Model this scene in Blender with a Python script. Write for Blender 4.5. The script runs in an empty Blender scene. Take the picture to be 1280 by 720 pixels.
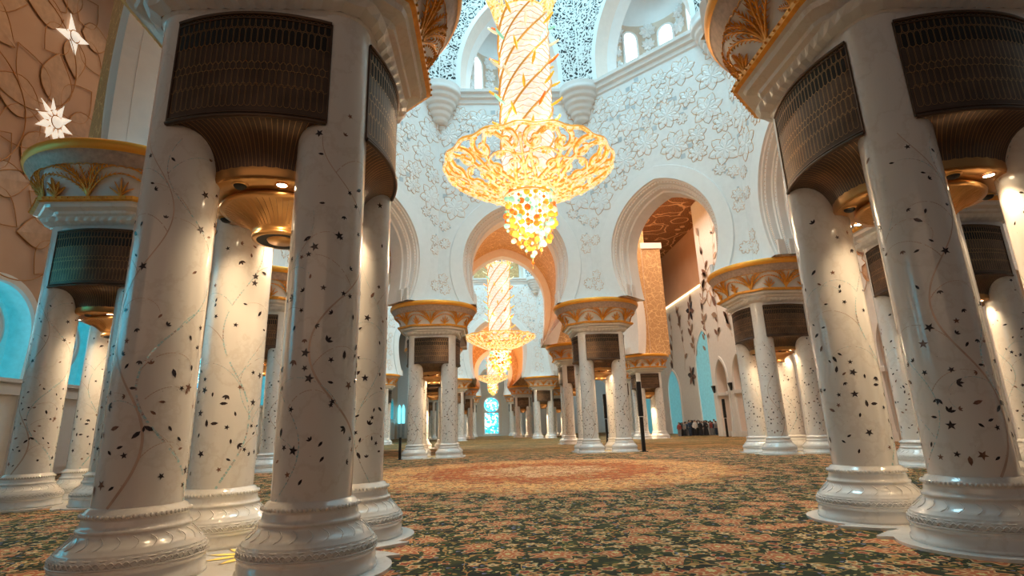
import bpy, bmesh, math, random
from mathutils import Vector, Matrix
import numpy as np
random.seed(7)
PI = math.pi
sc = bpy.context.scene
COL = sc.collection

# ------------------------------------------------------------------ camera
F_PX, PITCH, ROLL, YAW = 674.54, 0.25523, 0.03113, 0.049916
cam = bpy.data.cameras.new('camera'); cam.sensor_width = 36.0; cam.lens = F_PX * 36 / 1280
cam.clip_start = .05; cam.clip_end = 500
co = bpy.data.objects.new('camera', cam); COL.objects.link(co); sc.camera = co
fw = Vector((math.sin(YAW) * math.cos(PITCH), math.cos(YAW) * math.cos(PITCH), math.sin(PITCH)))
rt = Vector((math.cos(YAW), -math.sin(YAW), 0)); up = rt.cross(fw)
# image x axis and y axis after the small roll of the camera
ux = rt * math.cos(ROLL) - up * math.sin(ROLL)
uy = up * math.cos(ROLL) + rt * math.sin(ROLL)
M = Matrix((ux, uy, -fw)).transposed().to_4x4(); M.translation = (0, 0, 1.5)
co.matrix_world = M

# ------------------------------------------------------------------ world, view, large lights
w = bpy.data.worlds.new('world'); sc.world = w; w.use_nodes = True
w.node_tree.nodes['Background'].inputs[0].default_value = (.92, .90, .88, 1)
w.node_tree.nodes['Background'].inputs[1].default_value = 0.065
sc.view_settings.view_transform = 'Standard'; sc.view_settings.look = 'None'
sc.view_settings.exposure = 0.0; sc.view_settings.gamma = 1; sc.view_settings.use_curve_mapping = False

def area(name, loc, rot, sx, sy, energy, color):
    l = bpy.data.lights.new(name, 'AREA'); l.shape = 'RECTANGLE'; l.size = sx; l.size_y = sy
    l.energy = energy; l.color = color
    o = bpy.data.objects.new(name, l); COL.objects.link(o); o.location = loc; o.rotation_euler = rot
    return o
CX1, CY1 = 1.92, 20.97
CX2, CY2 = 1.65, 67.5
CX3, CY3 = 1.05, 114.0
DAY = (.42, .83, 1.0); WARM = (1.0, .62, .32)
area('dome_daylight', (CX1, CY1, 43.5), (0, 0, 0), 9, 9, 6000, DAY)
area('dome_daylight', (CX2, CY2, 46), (0, 0, 0), 11, 11, 11000, DAY)
area('dome_daylight', (CX3, CY3, 43.5), (0, 0, 0), 9, 9, 6000, DAY)
area('aisle_cove_light', (-17.5, 24, 27), (0, math.radians(-25), 0), 2, 30, 900, WARM)
area('aisle_cove_light', (19.5, 50, 27), (0, math.radians(12), 0), 3, 50, 7500, (1, .82, .64))
area('entrance_light', (-5, -7, 6.5), (math.radians(62), 0, math.radians(-10)), 16, 5, 170, (1, .62, .38))  # added warm fill from behind the camera for the near shafts

area('vault_uplight', (1.8, 43, 9.8), (PI, 0, 0), 6, 14, 650, (1, .66, .36))  # added warm fill floating under the vaults, no lamp hangs there
area('vault_uplight', (1.3, 92, 9.8), (PI, 0, 0), 6, 14, 1300, (1, .66, .36))
# ------------------------------------------------------------------ node helpers
class NT:
    def __init__(s, name):
        s.m = bpy.data.materials.new(name); s.m.use_nodes = True; s.t = s.m.node_tree
        s.b = s.t.nodes['Principled BSDF']; s.o = s.t.nodes['Material Output']
    def n(s, typ, **k):
        x = s.t.nodes.new(typ)
        for a, v in k.items(): setattr(x, a, v)
        return x
    def put(s, sock, v):
        if isinstance(v, bpy.types.NodeSocket): s.t.links.new(v, sock)
        elif isinstance(v, (tuple, list)) and len(v) == 3 and sock.type == 'RGBA': sock.default_value = (*v, 1)
        else: sock.default_value = v
    def math(s, op, a, b=0.0, c=0.0, clamp=False):
        x = s.n('ShaderNodeMath', operation=op, use_clamp=clamp)
        s.put(x.inputs[0], a); s.put(x.inputs[1], b); s.put(x.inputs[2], c); return x.outputs[0]
    def vm(s, op, a, b=(0, 0, 0)):
        x = s.n('ShaderNodeVectorMath', operation=op); s.put(x.inputs[0], a); s.put(x.inputs[1], b)
        return x.outputs[1] if op in ('LENGTH', 'DISTANCE') else x.outputs[0]
    def scale(s, a, f):
        x = s.n('ShaderNodeVectorMath', operation='SCALE'); s.put(x.inputs[0], a); s.put(x.inputs[3], f); return x.outputs[0]
    def obj(s):
        return s.n('ShaderNodeTexCoord').outputs['Object']
    def sep(s, v):
        x = s.n('ShaderNodeSeparateXYZ'); s.put(x.inputs[0], v); return x.outputs
    def comb(s, x, y, z=0.0):
        c = s.n('ShaderNodeCombineXYZ'); s.put(c.inputs[0], x); s.put(c.inputs[1], y); s.put(c.inputs[2], z); return c.outputs[0]
    def noise(s, v, scale, detail=3, rough=.55, col=False):
        x = s.n('ShaderNodeTexNoise'); s.put(x.inputs['Vector'], v); x.inputs['Scale'].default_value = scale
        x.inputs['Detail'].default_value = detail; x.inputs['Roughness'].default_value = rough
        return x.outputs['Color' if col else 'Fac']
    def vor(s, v, scale, feature='F1', rnd=1.0):
        x = s.n('ShaderNodeTexVoronoi', feature=feature); s.put(x.inputs['Vector'], v); x.inputs['Scale'].default_value = scale
        x.inputs['Randomness'].default_value = rnd; return x.outputs
    def ramp(s, f, stops, mode='LINEAR'):
        x = s.n('ShaderNodeValToRGB'); cr = x.color_ramp; cr.interpolation = mode
        while len(cr.elements) < len(stops): cr.elements.new(.5)
        for e, (p, c) in zip(cr.elements, stops): e.position = p; e.color = (*c, 1)
        s.put(x.inputs[0], f); return x.outputs[0]
    def mix(s, f, a, b, mode='MIX'):
        x = s.n('ShaderNodeMix', data_type='RGBA', blend_type=mode); x.clamp_factor = True
        s.put(x.inputs[0], f); s.put(x.inputs[6], a); s.put(x.inputs[7], b); return x.outputs[2]
    def step(s, v, lo, hi):
        x = s.n('ShaderNodeMapRange', interpolation_type='SMOOTHSTEP'); s.put(x.inputs[0], v)
        x.inputs[1].default_value = lo; x.inputs[2].default_value = hi; return x.outputs[0]
    def bump(s, h, strength, dist=.02):
        x = s.n('ShaderNodeBump'); x.inputs['Strength'].default_value = strength; x.inputs['Distance'].default_value = dist
        s.put(x.inputs['Height'], h); s.t.links.new(x.outputs[0], s.b.inputs['Normal'])
    def set(s, **k):
        for a, v in k.items():
            s.put(s.b.inputs[{'col': 'Base Color', 'rough': 'Roughness', 'metal': 'Metallic', 'ec': 'Emission Color',
                              'es': 'Emission Strength', 'coat': 'Coat Weight', 'cr': 'Coat Roughness', 'alpha': 'Alpha'}[a]], v)
        return s
MT = {}
def plain(name, col, rough=.5, metal=0, ec=None, es=0, var=.12, vs=3.0, coat=0):
    t = NT(name); f = t.noise(t.obj(), vs, 4)
    a = tuple(c * (1 - var) for c in col); b = tuple(min(1, c * (1 + var)) for c in col)
    t.set(col=t.ramp(f, [(.3, a), (.7, b)]), rough=rough, metal=metal, coat=coat)
    if ec: t.set(ec=ec, es=es)
    MT[name] = t.m; return t

# polished white marble of shafts, bases, plinths
t = NT('marble'); f = t.noise(t.obj(), 1.3, 6, .6); v = t.math('ABSOLUTE', t.math('SUBTRACT', f, .5))
t.set(col=t.mix(t.step(v, 0, .03), (.77, .73, .69), (.83, .80, .77)), rough=.16, coat=.4, cr=.05); MT['marble'] = t.m
t = NT('carved_marble'); f = t.noise(t.obj(), 2, 4)
p = t.obj(); vo = t.vor(p, 9, 'SMOOTH_F1')['Distance']
t.set(col=t.mix(f, (.74, .72, .69), (.84, .82, .80)), rough=.35); t.bump(vo, .35, .02); MT['carved_marble'] = t.m
plain('white_stone', (.80, .80, .79), .45, var=.04)
plain('smooth_stone', (.82, .82, .81), .30, var=.02)
plain('soft_mould', (.84, .74, .67), .42, var=.03)
plain('grey_stone', (.50, .55, .58), .5)
plain('relief_gold_line', (.66, .36, .16), .4, .4)
plain('dark_inlay', (.045, .032, .035), .25, .1, var=.6, vs=18)
plain('brown_inlay', (.22, .11, .07), .3, .1, var=.5, vs=18)
t = NT('pearl_inlay'); c = t.ramp(t.noise(t.obj(), 25, 1), [(.36, (.56, .42, .36)), (.46, (.90, .90, .88)), (.60, (.45, .84, .90))])
t.set(col=c, rough=.12, metal=.25, coat=1); MT['pearl_inlay'] = t.m
plain('vine_inlay', (.66, .50, .41), .25, .15, var=.2)
plain('taupe_inlay', (.36, .25, .18), .4)
plain('bronze', (.12, .078, .055), .42, .65, var=.25)
plain('bronze_line', (.55, .31, .13), .34, .7)
plain('black_hole', (.006, .005, .005), .7)
plain('gold_bronze', (.55, .29, .10), .30, .8, var=.08)
plain('gold', (.95, .40, .06), .42, .3, var=.22, vs=7)
plain('gold_rim', (1.0, .42, .05), .4, .3, var=.08)
plain('capital_ground', (.78, .77, .76), .45, var=.04)
plain('capital_band', (.50, .36, .28), .5, .1, var=.2, vs=9)
plain('black_metal', (.02, .018, .018), .4, .3)
plain('yellow_glass', (.95, .70, .12), .2, ec=(1, .66, .12), es=.45)
plain('lamp_glow', (1, .9, .75), .4, ec=(1, .80, .52), es=25)
plain('cove_glow', (1, .8, .5), .4, ec=(1, .70, .38), es=3.5)
plain('window_white', (.9, .95, 1), .3, ec=(.88, .98, 1), es=3.2)
plain('cyan_window', (.3, .85, .95), .15, ec=(.16, .80, .95), es=2.2)
plain('cyan_bright', (.3, .85, .95), .15, ec=(.02, .72, 1.0), es=5)
plain('cyan_wall', (.35, .62, .68), .3, ec=(.02, .50, .62), es=.36)  # emission puts the cyan light of the niches into their surfaces
plain('star_glow', (1, .95, .8), .3, ec=(1, .93, .80), es=.62)
plain('beige_wall', (.66, .52, .40), .5, var=.06)
plain('dark_door', (.05, .03, .022), .4)
# stained glass
t = NT('stained_glass'); p = t.obj(); o_ = t.vor(p, 2.6); e = t.vor(p, 2.6, 'DISTANCE_TO_EDGE')['Distance']
c = t.ramp(t.sep(o_['Color'])[0], [(0, (.02, .32, .52)), (.35, (.05, .62, .72)), (.6, (.5, .95, 1)), (.85, (.9, 1, 1))], 'CONSTANT')
c = t.mix(t.step(e, .01, .05), (.02, .12, .15), c); t.set(col=c, ec=c, es=2.4, rough=.2); MT['stained_glass'] = t.m
# ochre carved plaster
t = NT('ochre_carved'); p = t.obj(); wv = t.vm('ADD', p, t.scale(t.noise(p, 1.2, 3, col=True), .9))
e = t.vor(wv, 1.5, 'DISTANCE_TO_EDGE')['Distance']; e2 = t.vor(wv, 5, 'DISTANCE_TO_EDGE')['Distance']
l = t.math('MAXIMUM', t.math('SUBTRACT', 1, t.step(e, .0, .06)), t.math('SUBTRACT', .6, t.step(e2, .0, .08)))
t.set(col=t.mix(l, (.58, .29, .11), (.88, .56, .25)), rough=.5); t.bump(l, .5, .05); MT['ochre_carved'] = t.m
# brown gilded ceiling
t = NT('gilded_ceiling'); p = t.obj(); g = t.noise(p, 9, 4)
rings = t.vor(t.vm('ADD', t.scale(p, .3), t.scale(t.noise(p, .4, 1, col=True), .4)), 1.0, 'F1', .5)['Distance']
wav = t.math('ABSOLUTE', t.math('SUBTRACT', t.math('FRACT', t.math('MULTIPLY', rings, 3.6)), .5))
l = t.math('SUBTRACT', 1, t.step(wav, .05, .12))
base = t.ramp(g, [(.38, (.07, .02, .005)), (.5, (.25, .09, .02)), (.62, (.55, .24, .06))])
t.set(col=t.mix(l, base, (.80, .50, .26)), rough=.5, metal=.1); MT['gilded_ceiling'] = t.m
# brown wall on the left, the warm light put into its colour
t = NT('brown_wall'); p = t.obj(); g = t.noise(p, .35, 3); br = t.vor(p, 1.3, 'DISTANCE_TO_EDGE')['Distance']
t.set(col=t.mix(g, (.50, .29, .17), (.64, .43, .30)), rough=.5); t.bump(br, .1, .02); MT['brown_wall'] = t.m
plain('gold_line', (.50, .24, .08), .35, .4)
plain('petal_tint', (.56, .36, .23), .45)
# pierced lattice
t = NT('pierced_lattice'); p = t.obj(); wv = t.vm('ADD', p, t.scale(t.noise(p, 1.8, 2, col=True), .6))
e = t.vor(wv, 2.7, 'DISTANCE_TO_EDGE')['Distance']; r_ = t.vor(wv, 2.0, 'F1')['Distance']
rr = t.math('ABSOLUTE', t.math('SUBTRACT', t.math('FRACT', t.math('MULTIPLY', r_, 3.0)), .5))
h = t.math('MULTIPLY', t.step(e, .07, .10), t.step(rr, .2, .27))
t.set(col=t.mix(h, (.78, .78, .76), (.03, .032, .034)), rough=.9); t.bump(h, -.6, .06); MT['pierced_lattice'] = t.m
# chandelier materials
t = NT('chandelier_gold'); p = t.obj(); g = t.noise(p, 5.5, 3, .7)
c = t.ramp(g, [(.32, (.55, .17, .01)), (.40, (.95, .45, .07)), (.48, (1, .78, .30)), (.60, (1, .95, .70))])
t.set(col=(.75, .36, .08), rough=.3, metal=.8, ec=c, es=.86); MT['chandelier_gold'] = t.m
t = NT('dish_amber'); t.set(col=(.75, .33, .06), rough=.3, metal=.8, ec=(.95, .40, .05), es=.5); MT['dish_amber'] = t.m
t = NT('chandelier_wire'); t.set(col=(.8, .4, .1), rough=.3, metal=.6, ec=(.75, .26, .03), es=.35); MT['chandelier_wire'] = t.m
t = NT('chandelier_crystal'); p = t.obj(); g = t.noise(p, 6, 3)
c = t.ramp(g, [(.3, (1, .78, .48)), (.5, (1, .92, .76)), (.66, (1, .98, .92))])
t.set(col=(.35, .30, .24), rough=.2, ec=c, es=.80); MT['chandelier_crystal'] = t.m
plain('pendant_core', (1, .95, .8), .2, ec=(1, .84, .55), es=1.7)
for nm, c in (('orange', (.95, .20, .02)), ('amber', (1, .55, .05)), ('mint', (.35, .85, .66)), ('clear', (1, .88, .6))):
    plain(nm + '_glass', c, .1, ec=c, es=.4, coat=1)
# carpet
t = NT('carpet'); P = t.obj(); x_, y_, _ = t.sep(P)
wp = t.vm('ADD', P, t.scale(t.vm('SUBTRACT', t.noise(P, 1.1, 2, col=True), (.5, .5, .5)), .35))
def flowers(vec, scale, petals):
    vo = t.vor(vec, scale, 'F1', .85)
    d = t.vm('SUBTRACT', t.vm('MULTIPLY', vec, (scale, scale, 0)), t.vm('MULTIPLY', vo['Position'], (scale, scale, 0)))
    dx, dy, _z = t.sep(d); ang = t.math('ARCTAN2', dy, dx)
    cr, cg, cb = t.sep(vo['Color'])
    wob = t.math('COSINE', t.math('ADD', t.math('MULTIPLY', ang, petals), t.math('MULTIPLY', cr, 6.3)))
    r = t.math('MULTIPLY', t.vm('LENGTH', d), t.math('ADD', 1.0, t.math('MULTIPLY', wob, -.22)))
    return r, cr, cg
flat = t.comb(x_, y_, 0)
wflat = t.vm('MULTIPLY', wp, (1, 1, 0))
rA, cA, gA = flowers(wflat, 1.75, 8.0)
rB, cB, gB = flowers(t.vm('ADD', wflat, (3.3, 1.7, 0)), 4.4, 5.0)
rC, cC, gC = flowers(t.vm('ADD', wflat, (7.3, 2.7, 0)), 13.0, 3.0)
eL = t.vor(t.vm('ADD', flat, t.scale(t.noise(P, .9, 3, col=True), 1.1)), 1.5, 'DISTANCE_TO_EDGE')['Distance']
dx_, dy_ = t.math('SUBTRACT', x_, 1.9), t.math('SUBTRACT', y_, 20.6)
dist = t.vm('LENGTH', t.comb(dx_, dy_, 0)); an = t.math('ARCTAN2', dy_, dx_)
dist = t.math('ADD', dist, t.math('MULTIPLY', t.math('COSINE', t.math('MULTIPLY', an, 16)), .25))
dist = t.math('ADD', dist, t.math('MULTIPLY', t.math('SUBTRACT', t.noise(flat, .9, 4), .5), 1.4))
C_ = 'CONSTANT'; lt = lambda a, b: t.math('LESS_THAN', a, b); gt = lambda a, b: t.math('GREATER_THAN', a, b); mu = lambda a, b: t.math('MULTIPLY', a, b)
c = t.ramp(t.noise(wflat, 2.6, 4), [(.38, (.004, .005, .001)), (.52, (.018, .022, .003)), (.66, (.05, .045, .008))])
c = t.mix(mu(lt(rC, .33), gt(gC, .58)), c, t.ramp(cC, [(.0, (.45, .24, .06)), (.3, (.08, .10, .015)), (.55, (.48, .12, .03)), (.68, (.62, .42, .20)), (.88, (.16, .15, .26))], C_))
c = t.mix(lt(eL, .014), c, (.42, .20, .06))
mB = gt(gB, .52)
c = t.mix(mu(lt(rB, .34), mB), c, t.ramp(cB, [(0, (.58, .34, .18)), (.4, (.62, .44, .26)), (.7, (.50, .22, .09))], C_))
c = t.mix(mu(lt(rB, .24), mB), c, t.ramp(cB, [(0, (.42, .06, .02)), (.4, (.58, .20, .06)), (.7, (.66, .44, .24))], C_))
c = t.mix(mu(lt(rB, .09), mB), c, (.10, .05, .03))
mA = gt(gA, .60)
for rr_, col_ in ((.47, (.015, .016, .005)), (.42, (.58, .29, .14)), (.36, (.42, .10, .035)), (.25, (.62, .34, .18)), (.19, (.50, .12, .04)), (.08, (.62, .45, .22))):
    c = t.mix(mu(lt(rA, rr_), mA), c, col_)
# pale worn paths where the pile lies the other way
c = t.mix(mu(t.step(t.noise(flat, .55, 3), .58, .72), .25), c, (.58, .34, .18))
# medallion and rings around the dome centre
med = t.ramp(t.math('DIVIDE', dist, 10.0), [(0, (.80, .46, .27)), (.22, (.84, .52, .33)), (.26, (.70, .25, .10)), (.30, (.62, .17, .06)), (.40, (.66, .20, .07)), (.44, (.86, .40, .16)), (.60, (.86, .40, .16)), (.66, (.70, .28, .09)), (.70, (.28, .10, .03))])
mpat = t.mix(mu(lt(rB, .30), gt(gB, .3)), med, t.mix(gt(cB, .55), (.42, .07, .03), (.68, .38, .20)))
mpat = t.mix(mu(lt(rA, .40), gt(gA, .62)), mpat, (.44, .08, .03)); mpat = t.mix(mu(lt(rA, .26), gt(gA, .62)), mpat, (.68, .36, .18))
mpat = t.mix(mu(lt(rC, .33), gt(gC, .55)), mpat, (.24, .10, .03))
mpat = t.mix(mu(lt(t.math('ABSOLUTE', t.math('SUBTRACT', dist, 3.7)), 1.0), gt(t.noise(flat, 2.6, 3), .55)), mpat, (.46, .09, .03))
c = t.mix(lt(dist, 7.0), c, mpat)
# warmer ground colour farther off, between the domes
far = t.math('MULTIPLY', t.step(y_, 28, 40), .6)
c = t.mix(far, c, t.ramp(t.noise(t.vm('MULTIPLY', flat, (.5, 1, 1)), .6, 4), [(.42, (.10, .085, .022)), (.54, (.24, .15, .045)), (.66, (.50, .23, .09))]))
c = t.mix(1.0, c, (1.12, 1.22, 1.12), 'MULTIPLY')
t.set(col=c, rough=.95); t.bump(t.noise(P, 160, 2), .3, .01); MT['carpet'] = t.m

# ------------------------------------------------------------------ mesh helpers
class MB:
    def __init__(s): s.v = []; s.f = []; s.m = []; s.mats = []; s.cur = 0; s.sm = []
    def mat(s, name):
        if name not in s.mats: s.mats.append(name)
        s.cur = s.mats.index(name); return s
    def add(s, vs, fs, smooth=True):
        b = len(s.v); s.v.extend([tuple(v) for v in vs])
        for f in fs: s.f.append([b + i for i in f]); s.m.append(s.cur); s.sm.append(smooth)
    def grid(s, rows, closed=False, smooth=True):
        n = len(rows[0]); vs = [p for r in rows for p in r]; fs = []
        for i in range(len(rows) - 1):
            for j in range(n if closed else n - 1):
                k = (j + 1) % n; fs.append([i * n + j, i * n + k, (i + 1) * n + k, (i + 1) * n + j])
        s.add(vs, fs, smooth)
    def lathe(s, prof, seg=32, c=(0, 0, 0), caps=False, smooth=True, rf=None):
        rows = []
        for r, z in prof:
            rows.append([(c[0] + (r * (rf(a, z) if rf else 1)) * math.cos(a), c[1] + (r * (rf(a, z) if rf else 1)) * math.sin(a), c[2] + z)
                         for a in (2 * PI * i / seg for i in range(seg))])
        s.grid(rows, True, smooth)
        if caps:
            b = len(s.v); 
            s.add(rows[0], [list(range(seg))[::-1]], False); s.add(rows[-1], [list(range(seg))], False)
    def box(s, lo, hi):
        x0, y0, z0 = lo; x1, y1, z1 = hi
        s.add([(x0, y0, z0), (x1, y0, z0), (x1, y1, z0), (x0, y1, z0), (x0, y0, z1), (x1, y0, z1), (x1, y1, z1), (x0, y1, z1)],
              [[0, 3, 2, 1], [4, 5, 6, 7], [0, 1, 5, 4], [1, 2, 6, 5], [2, 3, 7, 6], [3, 0, 4, 7]], False)
    def tube(s, pts, r, seg=5, closed=False, taper=None):
        pts = [Vector(p) for p in pts]; n = len(pts); rows = []; prev = None
        for i, p in enumerate(pts):
            a = pts[(i - 1) % n] if (closed or i > 0) else p; b = pts[(i + 1) % n] if (closed or i < n - 1) else p
            d = (b - a)
            if d.length < 1e-9: d = Vector((0, 0, 1))
            d.normalize()
            if prev is None:
                q = Vector((0, 0, 1)) if abs(d.z) < .9 else Vector((1, 0, 0)); u = d.cross(q).normalized()
            else:
                u = (prev - d * prev.dot(d))
                u = u.normalized() if u.length > 1e-6 else d.orthogonal().normalized()
            prev = u; v = d.cross(u); rad = r * (taper(i / (n - 1)) if taper else 1)
            rows.append([p + (u * math.cos(t_) + v * math.sin(t_)) * rad for t_ in (2 * PI * k / seg for k in range(seg))])
        if closed: rows.append(rows[0])
        s.grid(rows, True)
    def sphere(s, c, r, seg=8, rings=5, sz=1.0):
        rows = []
        for i in range(rings + 1):
            ph = PI * i / rings
            rows.append([(c[0] + r * math.sin(ph) * math.cos(t_), c[1] + r * math.sin(ph) * math.sin(t_), c[2] - r * sz * math.cos(ph))
                         for t_ in (2 * PI * k / seg for k in range(seg))])
        s.grid(rows, True)
    def mesh(s, name):
        me = bpy.data.meshes.new(name); me.from_pydata(s.v, [], s.f)
        for m_ in s.mats: me.materials.append(MT[m_])
        me.polygons.foreach_set('material_index', s.m); me.polygons.foreach_set('use_smooth', s.sm); me.update(); return me
    def xf(s, fn): s.v = [tuple(fn(*p)) for p in s.v]; return s
def ob(name, me, parent=None, loc=(0, 0, 0), rz=0, scale=None):
    if isinstance(me, MB): me = me.mesh(name)
    o = bpy.data.objects.new(name, me); COL.objects.link(o); o.location = loc; o.rotation_euler = (0, 0, rz)
    if parent: o.parent = parent
    if scale: o.scale = (scale,) * 3
    return o
def tag(o, label=None, cat=None, group=None, kind=None):
    if label: o['label'] = label
    if cat: o['category'] = cat
    if group: o['group'] = group
    if kind: o['kind'] = kind
    return o
def thing(name, label, cat, loc=(0, 0, 0), rz=0, group=None, scale=None):
    return tag(ob(name, None, None, loc, rz, scale), label, cat, group)
def copy_tree(o, parent=None):
    c = o.copy(); COL.objects.link(c)
    if parent: c.parent = parent
    for ch in o.children: copy_tree(ch, c)
    return c
def struct(name, me, loc=(0, 0, 0), rz=0): return tag(ob(name, me, None, loc, rz), kind='structure')

# ------------------------------------------------------------------ arches and walls
def arch_curve(hw, zw, foot, zf, apex, n=14, k=0.0):
    """half outline of a pointed horseshoe arch, right side, from foot to apex; k = inset"""
    hw -= k; foot -= k * .22 if k > 0 else k; apex -= k
    e = ((apex - zw) ** 2 - hw ** 2) / (2 * hw); R = hw + e
    d = hw - foot; h = zw - zf; r = (d * d + h * h) / (2 * d) if d > 1e-6 else 1e6
    out = []
    a0 = math.asin(min(1, h / r))
    for i in range(n):
        a = -a0 + a0 * i / n; out.append((hw - r + r * math.cos(a), zw + r * math.sin(a)))
    a1 = math.acos(max(-1, min(1, e / R)))
    for i in range(n + 1):
        a = a1 * i / n; out.append((-e + R * math.cos(a), zw + R * math.sin(a)))
    return out
def full(c): return [(-x, z) for x, z in c][:] + [(x, z) for x, z in c[::-1]][1:]   # left foot -> apex -> right foot
def rect_match(c, s0, z1, zf):
    """boundary points on a rectangle for each outline point of a full arch"""
    out = []; n = len(c); za = max(z for x, z in c)
    for x, z in c:
        tt = (z - zf) / (za - zf)
        if abs(x) > .32 * s0 and tt < .86: out.append((math.copysign(s0, x), zf + (z1 - zf) * tt / .86))
        else:
            out.append((None, z1))
    # spread the top points
    idx = [i for i, p_ in enumerate(out) if p_[0] is None]
    for q, i in enumerate(idx): out[i] = (-s0 + 2 * s0 * q / (len(idx) - 1), z1)
    return out
def flower_relief(mb, c, fr, R, depth=.09, petals=8, layers=3, line=True, mat='smooth_stone', lmat='relief_gold_line'):
    """low-relief flower; fr(u, v, d) maps plane coordinates to 3-D"""
    for L in range(layers):
        rr = R * (1 - L * .3); off = L * .4; dd = depth * (.35 + .65 * (L + 1) / layers)
        for k in range(petals):
            a = 2 * PI * (k + off) / petals + .2
            prof = [(0.0, .05), (.3, .22), (.6, .30), (.82, .2), (1.0, .0)]
            left = []; right = []; mid = []
            for q, wd in prof:
                ca, sa = math.cos(a), math.sin(a)
                x, y = rr * q * ca, rr * q * sa; wx, wy = -sa * wd * rr, ca * wd * rr
                left.append(fr(c[0] + x + wx, c[1] + y + wy, dd * .25)); right.append(fr(c[0] + x - wx, c[1] + y - wy, dd * .25))
                mid.append(fr(c[0] + x, c[1] + y, dd * (1 + .25 * q)))
            mb.mat(mat); mb.grid([left, mid, right], smooth=False)
            if line and L < 2:
                mb.mat(lmat); wl = .034 * (1 if R > .5 else .7)
                for side, sg in ((left, 1), (right, -1)):
                    pts = [fr(c[0] + rr * q * math.cos(a) - math.sin(a) * (wd + .0) * rr * sg, c[1] + rr * q * math.sin(a) + math.cos(a) * wd * rr * sg, dd * .3) for q, wd in prof[1:]]
                    mb.tube(pts, wl * .6, 3)
def leaf_decal(mb, fr, x, y, a, L, W, d=.01):
    ca, sa = math.cos(a), math.sin(a)
    pts = [(0, 0), (.3, .5), (.65, .45), (1, 0), (.65, -.45), (.3, -.5)]
    mb.add([fr(x + L * p * ca - W * q * sa, y + L * p * sa + W * q * ca, d) for p, q in pts], [list(range(6))], False)

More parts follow.
